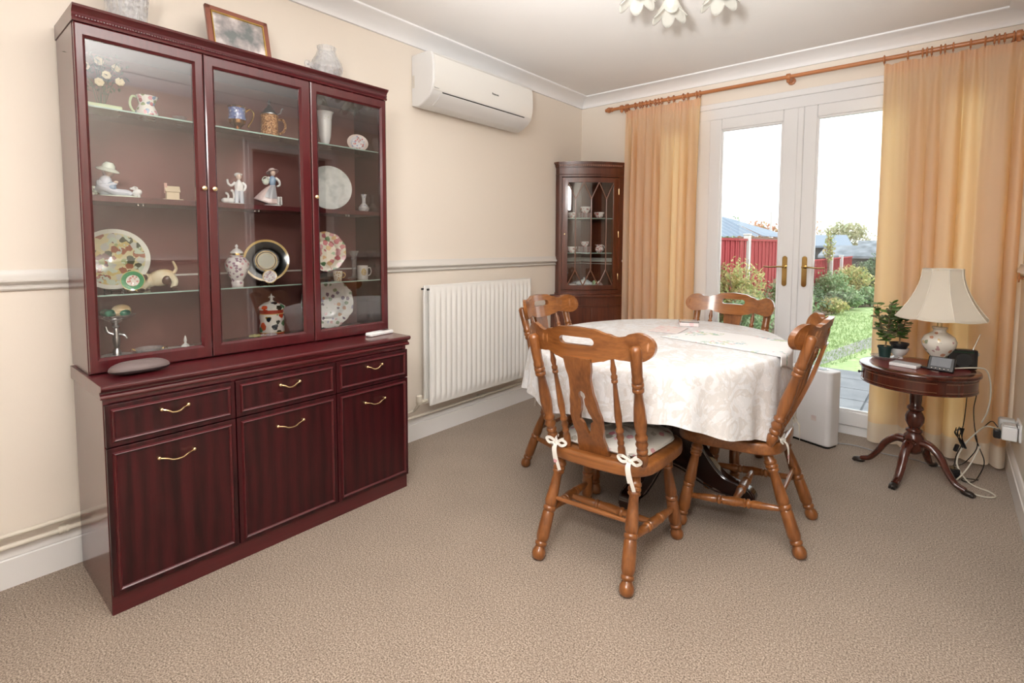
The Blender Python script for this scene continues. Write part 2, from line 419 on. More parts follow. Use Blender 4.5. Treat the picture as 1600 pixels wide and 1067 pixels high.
# hall beyond the doorway
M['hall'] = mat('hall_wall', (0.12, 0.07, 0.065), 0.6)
b = MB().bx(RW+1.3, RW+1.4, -3.0, 0.0, 0, ZC).bx(RW+0.12, RW+1.3, -3.1, -3.0, 0, ZC).bx(RW+0.12, RW+1.3, -0.1, 0.0, 0, ZC)
struct(b.obj('wall_hall', 'hall', smooth=False), 'dark hall walls beyond the doorway')
# doorway architrave
def archi(y, s):
    return [(RW-0.02, y), (RW-0.02, y+s*0.03), (RW-0.012, y+s*0.035), (RW-0.012, y+s*0.06), (RW, y+s*0.07), (RW, y)]
b = MB().sweep(archi(DY0_, -1), (0, DZ_+0.07), 'Z').sweep(archi(DY1_, 1), (0, DZ_+0.07), 'Z')
b.bx(RW-0.02, RW, DY0_, DY1_, DZ_, DZ_+0.04).bx(RW-0.012, RW, DY0_-0.06, DY1_+0.06, DZ_+0.04, DZ_+0.065)
struct(b.obj('trim_4', 'trim', smooth=False), 'white doorway architrave')

# coving
def cove(u):  # distance from the wall, z
    pts = [(0, 2.3306), (0, ZC), (0.119, ZC), (0.119, 2.391), (0.108, 2.388)]
    for i in range(9):
        a = PI/2*i/8
        pts.append((0.108-0.094*math.sin(a), 2.388-0.044*(1-math.cos(a))-0.008*math.sin(a)))
    pts.append((0.014, 2.3306)); return pts
b = MB().sweep([(x, z) for x, z in cove(0)], (YF, 0), 'Y').sweep([(RW-x, z) for x, z in cove(0)], (YF, 0), 'Y')
b.sweep([(-x, z) for x, z in cove(0)], (0, RW), 'X').sweep([(YF+x, z) for x, z in cove(0)], (0, RW), 'X')
struct(b.obj('trim_1', 'coving', angle=30), 'white plaster coving round the ceiling')
# dado rail
M['dado'] = mat('off_white_dado', (0.72, 0.69, 0.65), 0.35)
dp = [(0, 1.022), (0.009, 1.022), (0.014, 1.028), (0.009, 1.034), (0.006, 1.036), (0.006, 1.041), (0.020, 1.046), (0.027, 1.053), (0.027, 1.059), (0.018, 1.066), (0.010, 1.080), (0.008, 1.092), (0, 1.092)]
b = MB().sweep(dp, (YF, 0), 'Y').sweep([(-x, z) for x, z in dp], (0, OX0-0.02), 'X')
b.sweep([(RW-x, z) for x, z in dp], (YF, DY0_-0.07), 'Y').sweep([(RW-x, z) for x, z in dp], (DY1_+0.07, 0), 'Y')
struct(b.obj('trim_2', 'dado', angle=30), 'white moulded dado rail')
# skirting
sp = [(0, 0), (0.018, 0), (0.018, 0.098), (0.013, 0.101), (0.015, 0.106), (0.012, 0.122), (0.006, 0.132), (0, 0.134)]
struct(MB().sweep(sp, (YF, 0), 'Y').obj('baseboard_left', 'trim', angle=30), 'white skirting along the radiator wall')
struct(MB().sweep([(-x, z) for x, z in sp], (0, OX0-0.02), 'X').obj('baseboard_back', 'trim', angle=30))
b = MB().sweep([(RW-x, z) for x, z in sp], (YF, DY0_-0.07), 'Y').sweep([(RW-x, z) for x, z in sp], (DY1_+0.07, 0), 'Y')
struct(b.obj('baseboard_right', 'trim', angle=30), 'white skirting beside the drum table')
# garden doors: outer frame
Y0f, Y1f = 0.005, 0.075
b = MB()
b.bx(OX0, OX1, Y0f, Y1f, 2.078, OZ).bx(OX0, OX1, Y0f, Y1f+0.05, -0.02, 0.055)
b.bx(OX0, OX0+0.05, Y0f, Y1f, 0.05, 2.08).bx(OX1-0.05, OX1, Y0f, Y1f, 0.05, 2.08)
b.bx(0.995, 1.085, Y0f, Y1f, 0.05, 2.08).bx(2.285, 2.375, Y0f, Y1f, 0.05, 2.08)
b.bx(OX0, OX1, -0.012, Y0f, 2.15, OZ+0.012)
struct(b.obj('trim_3', 'upvc', bevel=0.004, smooth=False), 'white plastic frame around the garden doors')
def sash(name, x0, x1, gx0, gx1, z0, z1, gz0, gz1, label, y0=-0.012, y1=0.06, lip=0.012):
    b = MB().bx(x0, gx0, y0, y1, z0, z1).bx(gx1, x1, y0, y1, z0, z1).bx(gx0, gx1, y0, y1, gz1, z1).bx(gx0, gx1, y0, y1, z0, gz0)
    o = struct(b.obj(name, 'upvc', bevel=0.006, smooth=False), label)
    g = MB()
    for a0, a1, c0, c1 in ((gx0-0.002, gx0+lip, gz0, gz1), (gx1-lip, gx1+0.002, gz0, gz1), (gx0, gx1, gz0-0.002, gz0+lip), (gx0, gx1, gz1-lip, gz1+0.002)):
        g.bx(a0, a1, y0+0.006, y0+0.03, c0, c1)
    g.obj('glazing_bead', 'upvc', o, bevel=0.003, smooth=False)
    MB().bx(gx0-0.003, gx1+0.003, 0.022, 0.028, gz0-0.003, gz1+0.003).obj('glass_pane', 'pane', o, smooth=False)
    return o
dl = sash('door_1', 1.088, 1.657, 1.170, 1.567, 0.06, 2.075, 0.150, 2.0, 'left leaf of the white glazed garden doors')
dr = sash('door_2', 1.687, 2.282, 1.763, 2.200, 0.06, 2.075, 0.150, 2.0, 'right leaf of the white glazed garden doors')
MB().bx(1.653, 1.69, -0.024, 0.0, 0.06, 2.072).obj('cover_strip', 'upvc', dl, bevel=0.006)
sash('window_1', 0.752, 0.994, 0.80, 0.95, 0.06, 2.075, 0.12, 2.02, 'narrow side window behind the left curtain')
sash('window_2', 2.377, 2.588, 2.42, 2.55, 0.06, 2.075, 0.12, 2.02, 'narrow side window behind the right curtain')
def lever(par, x, s):
    b = MB()
    pl_ = [(x+0.015*math.cos(a), 1.101+0.015*math.sin(a)) for a in [PI*k/8 for k in range(9)]]+[(x+0.015*math.cos(a), 0.931+0.015*math.sin(a)) for a in [PI+PI*k/8 for k in range(9)]]
    b.prism(pl_, 0, 0.008, Matrix(((1, 0, 0, 0), (0, 0, -1, -0.012), (0, 1, 0, 0), (0, 0, 0, 1))))
    plate = b.obj('handle_plate', 'brass_d', par, bevel=0.002)
    b = MB().turn((x, -0.018, 1.045), (x, -0.055, 1.045), [(0, 0.011), (0.5, 0.009), (1, 0.011)])
    b.tube(spline([(x, -0.055, 1.045), (x+s*0.03, -0.062, 1.046), (x+s*0.08, -0.058, 1.042), (x+s*0.12, -0.052, 1.044)]), 0.0085, 10, flat=0.7, taper=0.8)
    b.obj('door_handle', 'brass_d', plate)
lever(dl, 1.607, -1); lever(dr, 1.723, 1)

# ================================================================== GARDEN (seen through the doors)
def noise_mat(name, pts, scale, rough=0.9, bump=0.3, stretch=(1, 1, 1), dist=0.01):
    m, nt, N, L, B = new_mat(name)
    tc = N.new('ShaderNodeTexCoord'); mp = N.new('ShaderNodeMapping'); mp.inputs['Scale'].default_value = stretch
    n = N.new('ShaderNodeTexNoise'); n.inputs['Scale'].default_value = scale; n.inputs['Detail'].default_value = 6
    L.new(tc.outputs['Object'], mp.inputs['Vector']); L.new(mp.outputs['Vector'], n.inputs['Vector'])
    r = ramp(N, pts); L.new(n.outputs['Fac'], r.inputs['Fac']); L.new(r.outputs['Color'], B.inputs['Base Color'])
    B.inputs['Roughness'].default_value = rough; B.inputs['Specular IOR Level'].default_value = 0.2
    b = N.new('ShaderNodeBump'); b.inputs['Strength'].default_value = bump; b.inputs['Distance'].default_value = dist
    L.new(n.outputs['Fac'], b.inputs['Height']); L.new(b.outputs['Normal'], B.inputs['Normal'])
    return m
M['lawn'] = noise_mat('mown_grass', [(0.3, (0.24, 0.34, 0.14)), (0.7, (0.42, 0.52, 0.26))], 9)
M['soil'] = noise_mat('bed_soil', [(0.3, (0.12, 0.09, 0.06)), (0.7, (0.26, 0.22, 0.16))], 6)
M['patio'] = noise_mat('grey_patio_slab', [(0.3, (0.13, 0.14, 0.16)), (0.7, (0.22, 0.23, 0.25))], 4, 0.7, 0.1)
M['path'] = noise_mat('pale_path', [(0.3, (0.24, 0.24, 0.24)), (0.7, (0.34, 0.34, 0.33))], 4)
M['fence'] = wood('red_stained_fence', (0.22, 0.028, 0.035), (0.40, 0.065, 0.075), 'Z', 0.8, 0.0, scale=0.6, spec=0.1)
M['post'] = mat('pale_concrete_post', (0.62, 0.61, 0.6), 0.9)
M['concrete'] = M['post']
ZG = -0.30
struct(MB().bx(-12, 14, 0.25, 60, ZG-0.1, ZG).obj('ground', 'soil', smooth=False), 'garden soil')
pt = struct(MB().bx(0.4, 5.0, 0.25, 2.75, ZG, -0.17).obj('patio', 'patio', smooth=False), 'grey patio outside the doors')
g = MB()
for k in range(6):
    for j in range(9):
        g.bx(0.42+0.51*j, 0.42+0.51*j+0.495, 0.27+0.415*k, 0.27+0.415*k+0.40, -0.17, -0.155)
g.obj('paving_slab', 'patio', pt, smooth=False, bevel=0.004)
struct(MB().prism([(0.55, 2.76), (5.0, 2.76), (5.0, 13), (1.5, 12.0), (0.80, 10.6), (0.55, 8.9), (0.50, 5.0)], ZG, ZG+0.03).obj('lawn', 'lawn', smooth=False), 'mown lawn')
struct(MB().prism([(1.0, 2.76), (1.17, 2.76), (1.78, 5.76), (2.55, 9.6), (2.25, 9.7), (1.60, 6.4), (1.16, 3.98)], ZG, ZG+0.035).obj('path', 'path', smooth=False), 'pale garden path')
# grass blades as one uncountable thing
g = MB(); rg = random.Random(3)
for k in range(6000):
    y = rg.uniform(2.8, 9.5); x = rg.uniform(0.6, 0.9+0.16*y); h = rg.uniform(0.02, 0.05); a = rg.uniform(0, PI)
    dx, dy = 0.006*math.cos(a), 0.006*math.sin(a); v = [g.bm.verts.new(p) for p in ((x-dx, y-dy, ZG+0.03), (x+dx, y+dy, ZG+0.03), (x+rg.uniform(-.02, .02), y, ZG+0.03+h))]
    g.bm.faces.new(v)
tag(g.obj('grass', 'lawn', smooth=False), 'short green grass on the lawn strip', 'grass', kind='stuff')

def fence_panel(ya, yb, x, zt, zb, label):
    b = MB(); n = int((yb-ya)/0.12)
    for k in range(n):
        y0 = ya+(yb-ya)*k/n; b.box((x+0.006*(k % 2), y0+(yb-ya)/n/2, (zt+zb)/2), (0.015, (yb-ya)/n*1.06, zt-zb), rz=0.08)
    t = thing('garden_fence', label, 'fence', (x, ya, zb), group=None)
    o = b.obj('boards', 'fence', t, smooth=False); o.location = (-x, -ya, -zb)
    o = MB().bx(x-0.02, x+0.03, ya, yb, zt-0.02, zt+0.015).bx(x-0.03, x-0.008, ya, yb, zt-0.4, zt-0.34).obj('rail', 'fence', t, smooth=False); o.location = (-x, -ya, -zb)
fl = ['red close-boarded fence panel nearest the house', 'red fence panel left of the pale post', 'tall red fence panel seen through the left door pane']
for k, (ya, yb) in enumerate(((1.9, 3.80), (3.92, 5.66), (5.80, 8.6))): fence_panel(ya, yb, -0.25, 1.285, ZG, fl[k])
fl2 = ['low red fence panel seen at the left edge of the right door pane', 'low red fence panel between the two slim pale posts', 'low red fence panel running off behind the dark hedge']
for k, (ya, yb) in enumerate(((8.75, 12.66), (12.82, 14.2), (14.36, 16.4))): fence_panel(ya, yb, -0.05+0.03*k, 0.83, ZG, fl2[k])
for x, y, zt, lb in ((-0.25, 3.86, 1.36, 'pale concrete fence post nearest the house'), (-0.25, 5.73, 1.36, 'pale concrete post between the tall red panels'), (-0.2, 8.68, 1.36, 'pale concrete post where the fence steps down'),
                     (-0.03, 12.74, 0.88, 'slim pale post between the low red panels'), (0.0, 14.28, 0.88, 'slim pale post furthest along the low red fence')):
    b = MB().bx(x-0.05, x+0.05, y-0.05, y+0.05, ZG, zt).bx(x-0.06, x+0.06, y-0.06, y+0.06, zt, zt+0.03)
    tag(b.obj('fence_post', 'post', bevel=0.01), lb, 'post')

def leaf_mat(name, cols):
    m, nt, N, L, B = new_mat(name)
    g = N.new('ShaderNodeNewGeometry'); r = ramp(N, [(k/max(1, len(cols)-1), c) for k, c in enumerate(cols)])
    L.new(g.outputs['Random Per Island'], r.inputs['Fac']); L.new(r.outputs['Color'], B.inputs['Base Color'])
    B.inputs['Roughness'].default_value = 0.6; B.inputs['Specular IOR Level'].default_value = 0.3
    t = N.new('ShaderNodeBsdfTranslucent'); L.new(r.outputs['Color'], t.inputs[0])
    x = N.new('ShaderNodeMixShader'); x.inputs[0].default_value = 0.3; L.new(B.outputs[0], x.inputs[1]); L.new(t.outputs[0], x.inputs[2]); L.new(x.outputs[0], N['Material Output'].inputs[0])
    return m
M['lf_yellow'] = leaf_mat('yellow_green_leaves', [(0.22, 0.30, 0.10), (0.55, 0.58, 0.25), (0.65, 0.50, 0.26), (0.32, 0.40, 0.16)])
M['lf_green'] = leaf_mat('grey_green_leaves', [(0.14, 0.26, 0.11), (0.30, 0.42, 0.22), (0.42, 0.52, 0.33)])
M['lf_dark'] = leaf_mat('dark_hedge_leaves', [(0.07, 0.13, 0.07), (0.16, 0.24, 0.13), (0.27, 0.32, 0.24)])
M['lf_red'] = leaf_mat('autumn_leaves', [(0.50, 0.22, 0.14), (0.62, 0.36, 0.22), (0.42, 0.42, 0.22)])
M['lf_pale'] = leaf_mat('pale_tree_leaves', [(0.42, 0.44, 0.28), (0.58, 0.54, 0.36), (0.34, 0.40, 0.24)])
M['bark'] = mat('bark', (0.28, 0.22, 0.17), 0.9)
def bush(name, x, y, r, h, m, n, leaf, label, cat='shrub', z0=ZG, seed=1, trunk=True, z1=None, shape=1.0):
    rg = random.Random(seed); t = thing(name, label, cat, (x, y, z0))
    b = MB()
    for k in range(n):
        while True:
            p = Vector((rg.uniform(-1, 1), rg.uniform(-1, 1), rg.uniform(-1, 1)))
            if 0.25 < p.length < 1: break
        blob = 0.8+0.35*mnoise.noise(p*2.3+Vector((seed, 0, 0)))
        p = Vector((p.x*r*blob, p.y*r*blob, (z1 or 0)+(h-(z1 or 0))*(0.5+0.5*p.z*blob)))
        s = leaf*rg.uniform(0.6, 1.3)
        q = Matrix.Rotation(rg.uniform(0, 2*PI), 3, 'Z') @ Matrix.Rotation(rg.uniform(-1.1, 1.1), 3, 'X') @ Matrix.Rotation(rg.uniform(-0.6, 0.6), 3, 'Y')
        vs = [b.bm.verts.new(p+q @ Vector(c)) for c in ((0, -s, 0), (s*0.45, -s*0.2, 0.1*s), (0, s, 0), (-s*0.45, -s*0.2, 0.1*s))]
        b.bm.faces.new(vs)
    b.obj('foliage', m, t, smooth=False)
    b = MB()
    for k in range(7 if not trunk else 5):
        a = 2*PI*k/5+seed; e = r*0.55*rg.uniform(0.4, 1)
        b.tube(spline([(0.02*math.cos(a), 0.02*math.sin(a), 0), (e*0.4*math.cos(a), e*0.4*math.sin(a), h*0.45), (e*math.cos(a), e*math.sin(a), h*rg.uniform(0.75, 0.98))], 4), 0.012*max(1, h), 5, taper=0.3)
    b.obj('stem', 'bark', t)
bush('shrub', 0.02, 4.35, 0.50, 1.36, 'lf_yellow', 3800, 0.034, 'yellow-green shrub against the red fence in the left door pane', seed=2)
bush('shrub', 0.36, 3.7, 0.40, 0.86, 'lf_green', 2400, 0.032, 'low grey-green shrub in front of the yellow-green one', seed=3)
bush('shrub', 0.25, 6.4, 0.55, 1.0, 'lf_green', 2600, 0.035, 'green shrub before the tall red fence panel', seed=4)
bush('shrub', 0.20, 8.2, 0.5, 0.80, 'lf_dark', 1800, 0.035, 'darker shrub beside the centre door stiles', seed=5)
bush('shrub', 0.30, 10.8, 0.52, 0.95, 'lf_green', 2200, 0.04, 'green shrub at the left edge of the right door pane', seed=6)
bush('shrub', 0.55, 12.0, 0.55, 1.1, 'lf_yellow', 2200, 0.045, 'yellowing shrub in front of the low red fence', seed=7)
bush('shrub', 0.72, 10.1, 0.42, 0.60, 'lf_green', 1500, 0.045, 'low spiky plant at the end of the lawn', seed=8)
bush('shrub', 1.05, 11.3, 0.45, 0.55, 'lf_green', 1500, 0.045, 'low green plant in the bed before the dark hedge', seed=23)
bush('shrub', 0.60, 9.0, 0.34, 0.42, 'lf_yellow', 900, 0.04, 'low pale plant at the edge of the lawn', seed=24)
bush('shrub', 0.05, 11.9, 0.16, 2.0, 'lf_yellow', 260, 0.05, 'tall thin yellow-leaved shrub rising over the low fence', seed=19, z1=0.9)
bush('hedge', 1.05, 13.0, 0.75, 1.30, 'lf_dark', 3500, 0.045, 'dense dark hedge beside the right curtain', 'hedge', seed=9)
bush('tree', -4.0, 21.0, 1.25, 2.65, 'lf_red', 1700, 0.09, 'russet autumn tree behind the shed roof', 'tree', seed=10, z1=1.2)
bush('tree', -6.2, 23.5, 1.3, 3.0, 'lf_green', 900, 0.09, 'green tree to the left of the russet one', 'tree', seed=11, z1=1.4)
bush('tree', -1.3, 25.0, 1.3, 2.75, 'lf_pale', 1500, 0.10, 'pale leafy tree behind the dark rooftops', 'tree', seed=12, z1=1.2)
bush('tree', 0.9, 28.6, 1.4, 2.7, 'lf_pale', 1300, 0.10, 'hazy pale tree beside the right curtain', 'tree', seed=13, z1=1.1)
bush('tree', -3.1, 26.0, 1.0, 3.0, 'lf_red', 260, 0.08, 'thin nearly bare tree left of the pale trees', 'tree', seed=14, z1=1.3)
# shed with corrugated roof beyond the tall fence
M['roofblue'] = mat('blue_grey_corrugated_roof', (0.20, 0.25, 0.32), 0.6)
M['roofdark'] = noise_mat('dark_slate_roof', [(0.3, (0.13, 0.15, 0.17)), (0.7, (0.30, 0.33, 0.37))], 3)
M['brick'] = mat('pink_brick', (0.50, 0.32, 0.26), 0.9)
M['timber_dark'] = mat('dark_timber', (0.09, 0.09, 0.09), 0.8)
t = thing('shed', 'brick outbuilding with blue-grey corrugated hipped roof behind the tall red fence', 'shed', (-0.95, 9.1, ZG))
MB().bx(-4.5, 0, 0, 3.0, 0, 1.68).obj('wall', 'brick', t, smooth=False)
E0, RG = 1.70, 2.28
MB().grid(lambda u, v: Vector((0.12-(4.7+0.0)*u-1.5*v*(1-u)+1.5*v*u*0, -0.12+1.6*v, E0+(RG-E0)*v+0.014*math.sin((0.12-4.7*u-1.5*v*(1-u))*2*PI*7))), 420, 6).obj('roof', 'roofblue', t)
MB().grid(lambda u, v: Vector((0.12-1.5*v, -0.12+1.6*v+3.24*u*(1-v), E0+(RG-E0)*v+0.014*math.sin(u*(1-v)*2*PI*22))), 220, 6).obj('roof', 'roofblue', t)
def house(x, y, w, d, h, rh, rz, mw, mr, label, name='bungalow'):
    t = thing(name, label, 'building', (x, y, ZG), rz)
    MB().bx(-w/2, w/2, -d/2, d/2, 0, h).obj('wall', mw, t, smooth=False)
    MB().sweep([(-d/2-0.15, h-0.06), (0, h+rh), (d/2+0.15, h-0.06), (d/2+0.15, h-0.14), (0, h+rh-0.1), (-d/2-0.15, h-0.14)], (-w/2-0.1, w/2+0.1), 'X').obj('roof', mr, t, smooth=False)
    MB().bx(-w*0.28, -w*0.05, -d/2-0.02, -d/2+0.02, h*0.45, h*0.85).obj('window', 'dark_gap', t, smooth=False)
house(-1.75, 19.6, 2.2, 1.6, 1.55, 0.36, 0.35, 'timber_dark', 'roofblue', 'outbuilding with pale grey roof above the low red fence')
house(-0.05, 17.9, 1.7, 1.2, 1.2, 0.3, -0.2, 'timber_dark', 'roofdark', 'low dark shed just behind the low red fence', 'garden_shed')
house(0.9, 21.5, 2.4, 1.8, 1.3, 0.4, 0.1, 'brick', 'roofdark', 'brick outbuilding with dark roof beside the right curtain', 'outbuilding')
tag(MB().turn((-2.34, 15.85, ZG), (-2.34, 15.85, 2.35), [(0, 0.05), (1, 0.04)]).obj('pole', 'post'), 'pale pole standing behind the tall red fence', 'pole')
tag(MB().bx(-0.06, 0.06, -0.06, 0.06, 0, 1.55).obj('pole', 'timber_dark', loc=(1.1, 16.9, ZG)), 'dark post above the hedge beside the curtain', 'pole')

# ================================================================== WALL FITTINGS
# radiator
t = thing('radiator', 'white double-panel radiator on the left wall under the dado rail', 'radiator', (0.0, -1.33, 0.225))
def rad_front(u, v):
    y = -0.475+0.965*u; z = 0.715*v
    k = (u*22) % 1; fl = 0.5-0.5*math.cos(2*PI*k) if 0.012 < u < 0.988 else 0
    edge = max(0, min(1, min(v-0.045, 0.955-v)*28)); fl = (fl**0.6)*edge
    e = 0.004*min(1, min(u, 1-u)*60, min(v, 1-v)*40)
    return Vector((0.118+e+0.010*fl, y, z))
MB().grid(rad_front, 330, 36).obj('front_panel', 'radiator', t, angle=80)
MB().bx(0.108, 0.119, -0.475, 0.49, 0, 0.715).obj('front_backing', 'radiator', t, bevel=0.002)
MB().bx(0.055, 0.07, -0.475, 0.49, 0.0, 0.715).obj('back_panel', 'radiator', t, bevel=0.004)
g = MB()
for k in range(24): g.bx(0.07, 0.108, -0.44+0.0385*k, -0.438+0.0385*k, 0.04, 0.69)
tag(g.obj('fins', 'radiator', t, smooth=False))
b = MB().turn((0.09, -0.475, 0.03), (0.09, -0.505, 0.03), [(0, 0.010), (1, 0.010)]).turn((0.09, -0.535, 0.015), (0.09, -0.535, 0.075), [(0, 0.012), (0.3, 0.012), (0.35, 0.020), (0.9, 0.019), (1, 0.012)]).turn((0.09, -0.51, 0.03), (0.09, -0.55, 0.03), [(0, 0.014), (1, 0.014)])
b.obj('valve', 'cream_pipe', t)
MB().turn((0.045, -0.535, -0.03), (0.09, -0.535, 0.02), [(0, 0.009), (1, 0.009)]).obj('pipe_elbow', 'cream_pipe', t)
for vx in (0.062, 0.113): MB().turn((vx, -0.476, 0.695), (vx, -0.488, 0.695), [(0, 0.006), (1, 0.006)]).obj('vent_plug', 'dark_gap', t)
for y in (-0.35, 0.35): MB().bx(0.001, 0.055, y-0.02, y+0.02, 0.1, 0.6).obj('wall_bracket', 'radiator', t, smooth=False)
b = MB().turn((0.036, YF+0.01, 0.192), (0.036, -1.868, 0.192), [(0, 0.0085), (1, 0.0085)])
for y in (-3.9, -2.15): b.bx(0.001, 0.036, y-0.008, y+0.008, 0.184, 0.203)
tag(b.obj('heating_pipe', 'cream_pipe'), 'upper cream heating pipe above the left skirting', 'pipe')
b = MB().turn((0.036, YF+0.01, 0.153), (0.036, -0.45, 0.153), [(0, 0.0085), (1, 0.0085)])
for y in (-3.465, -1.28, -2.9): b.turn((0.036, y-0.014, 0.153), (0.036, y+0.014, 0.153), [(0, 0.0135), (0.3, 0.0135), (0.32, 0.012), (0.68, 0.012), (0.7, 0.0135), (1, 0.0135)]).bx(0.001, 0.036, y-0.007, y+0.007, 0.147, 0.159)
tag(b.obj('heating_pipe', 'cream_pipe'), 'lower cream heating pipe with joints, running under the radiator', 'pipe')

# air conditioner
t = thing('air_conditioner', 'white wall-mounted air conditioner high on the left wall', 'air conditioner', (0, -1.375, 2.0))
prof = [(0.001, 0.275), (0.14, 0.275), (0.172, 0.268), (0.184, 0.245), (0.192, 0.17), (0.189, 0.10), (0.176, 0.048), (0.150, 0.018), (0.10, -0.010), (0.055, -0.024), (0.001, -0.012)]
MB().sweep(prof, (-0.455, 0.455), 'Y').obj('casing', 'wplastic', t, bevel=0.006, angle=30)
fp = [(0.1745, 0.262), (0.188, 0.245), (0.196, 0.17), (0.193, 0.10), (0.181, 0.056), (0.176, 0.058), (0.186, 0.10), (0.189, 0.17), (0.181, 0.245), (0.170, 0.258)]
M['acpanel'] = mat('glossy_white_panel', (0.84, 0.83, 0.80), 0.12, coat=0.5)
MB().sweep(fp, (-0.445, 0.445), 'Y').obj('front_panel', 'acpanel', t, angle=30)
MB().sweep([(0.1775, 0.049), (0.1785, 0.054), (0.172, 0.054), (0.172, 0.046)], (-0.375, 0.375), 'Y').obj('air_slot', 'dark_gap', t, smooth=False)
MB().sweep([(0.177, 0.044), (0.153, 0.015), (0.106, -0.012), (0.104, -0.008), (0.150, 0.022), (0.172, 0.046)], (-0.385, 0.385), 'Y').obj('louvre', 'wplastic', t, angle=30)
g = MB()
for k in range(9): g.bx(0.01, 0.028, -0.4565, -0.454, 0.09+0.008*k, 0.094+0.008*k)
g.obj('side_vent', 'cream_pipe', t, smooth=False)
def lettering(txt, size, par, loc, rot, m, name='lettering', ext=0.0006):
    cu = bpy.data.curves.new(name, 'FONT'); cu.body = txt; cu.size = size; cu.extrude = ext; cu.align_x = 'CENTER'; cu.resolution_u = 2
    o = bpy.data.objects.new(name, cu); COL.objects.link(o)
    dg = bpy.context.evaluated_depsgraph_get(); me = bpy.data.meshes.new_from_object(o.evaluated_get(dg)); bpy.data.objects.remove(o)
    me.materials.clear(); me.materials.append(M[m])
    o = bpy.data.objects.new(name, me); COL.objects.link(o); o.parent = par; o.location = loc; o.rotation_euler = rot
    return o
lettering('Panasonic', 0.016, t, (0.1955, 0.06, 0.128), (PI/2+0.05, 0, PI/2), 'black')
lettering('Inverter', 0.011, t, (0.188, -0.425, 0.063), (PI/2-0.2, 0, PI/2), 'pewter')

# curtain pole
t = thing('curtain_pole', 'orange-brown wooden curtain pole above the garden doors', 'curtain pole', (0, -0.1, 2.255))
MB().turn((0.35, 0, 0), (2.725, 0, 0), [(0, 0.0125), (1, 0.0125)]).obj('pole', 'rod', t)
MB().turn((0.35, 0, 0), (0.285, 0, 0), [(0, 0.013), (0.05, 0.018), (0.12, 0.018), (0.16, 0.011), (0.25, 0.011), (0.32, 0.02), (0.5, 0.023), (0.7, 0.018), (0.78, 0.010), (0.84, 0.014), (0.95, 0.013), (1, 0.0)]).obj('finial', 'rod', t)
for x in (0.43, 1.607, 2.66):
    MB().turn((x-0.012, 0, 0), (x+0.012, 0, 0), [(0, 0.019), (0.2, 0.021), (0.8, 0.021), (1, 0.019)]).turn((x, 0.0, -0.005), (x, 0.098, -0.005), [(0, 0.012), (0.3, 0.010), (0.85, 0.012), (0.87, 0.022), (1, 0.024)]).turn((x, -0.0, -0.015), (x, -0.0, -0.036), [(0, 0.011), (0.7, 0.011), (1, 0.006)]).obj('bracket', 'rod', t)

def curtain_mat():
    m, nt, N, L, B = new_mat('unlined_cream_curtain')
    tc = N.new('ShaderNodeTexCoord'); sx = N.new('ShaderNodeSeparateXYZ'); L.new(tc.outputs['Object'], sx.inputs[0])
    gt = N.new('ShaderNodeMath'); gt.operation = 'GREATER_THAN'; gt.inputs[1].default_value = 0.135; L.new(sx.outputs[2], gt.inputs[0])
    mr = N.new('ShaderNodeMapRange'); mr.inputs['To Min'].default_value = 0.22; mr.inputs['To Max'].default_value = 0.60; L.new(gt.outputs[0], mr.inputs['Value'])
    B.inputs['Base Color'].default_value = (0.86, 0.76, 0.62, 1); B.inputs['Roughness'].default_value = 0.8; B.inputs['Sheen Weight'].default_value = 0.2
    w = N.new('ShaderNodeTexNoise'); w.inputs['Scale'].default_value = 500; L.new(tc.outputs['Object'], w.inputs['Vector'])
    b = N.new('ShaderNodeBump'); b.inputs['Strength'].default_value = 0.2; b.inputs['Distance'].default_value = 0.001; L.new(w.outputs['Fac'], b.inputs['Height']); L.new(b.outputs['Normal'], B.inputs['Normal'])
    t = N.new('ShaderNodeBsdfTranslucent'); t.inputs[0].default_value = (1.0, 0.66, 0.27, 1)
    x = N.new('ShaderNodeMixShader'); L.new(mr.outputs[0], x.inputs[0]); L.new(B.outputs[0], x.inputs[1]); L.new(t.outputs[0], x.inputs[2]); L.new(x.outputs[0], N['Material Output'].inputs[0])
    return m
M['curtain'] = curtain_mat()
def curtain(x0, x1, n, seed, rings, label, rlabel):
    rg = random.Random(seed); ph = [rg.uniform(0, 6.28) for _ in range(6)]; w = x1-x0
    t = thing('curtain', label, 'curtain', (x0, -0.1, 0), group=None)
    def f(u, v):
        z = 0.018+2.205*v; low = 1-v
        s = u*n*2*PI
        wob = 1.3*math.sin(2*PI*u*1.7+ph[0])+0.8*math.sin(2*PI*u*3.1+ph[1])+low*0.5*math.sin(2*PI*u*2.3+ph[2])
        amp = (0.012+0.022*min(1, low*3))*(0.75+0.35*math.sin(2*PI*u*2.6+ph[3])+0.2*math.sin(2*PI*u*5.3+ph[4]))
        y = amp*math.sin(s+wob)+0.35*amp*math.sin(0.43*s+ph[5])+0.003*math.sin(2.7*s+ph[5])*max(0, 1-low*3)
        top = max(0, 1-low*14)
        y = y*(1-0.5*top)+0.004*top*math.sin(s*3)
        x = w*u+0.010*math.cos(s+wob)*min(1, low*3)+0.012*low*math.sin(2*PI*u)
        return Vector((x, y, z+0.006*math.sin(s+wob)*(v > 0.99)))
    MB().grid(f, 420, 46).obj('drape', 'curtain', t, angle=180)
    MB().grid(lambda u, v: f(u, 0.975+0.025*v)+Vector((0, 0.004, 0)), 300, 3).obj('heading_tape', 'curtain', t, angle=180)
    for x in rings:
        b = MB().tube([(x-x0, 0.0205*math.cos(a), 2.252+0.0205*math.sin(a)) for a in [2*PI*k/20 for k in range(20)]], 0.0042, 8, closed=True)
        b.tube([(x-x0, 0.004*math.cos(a), 2.226+0.006*math.sin(a)) for a in [2*PI*k/8 for k in range(8)]], 0.0012, 5, closed=True)
        b.obj('ring', 'rod', t)
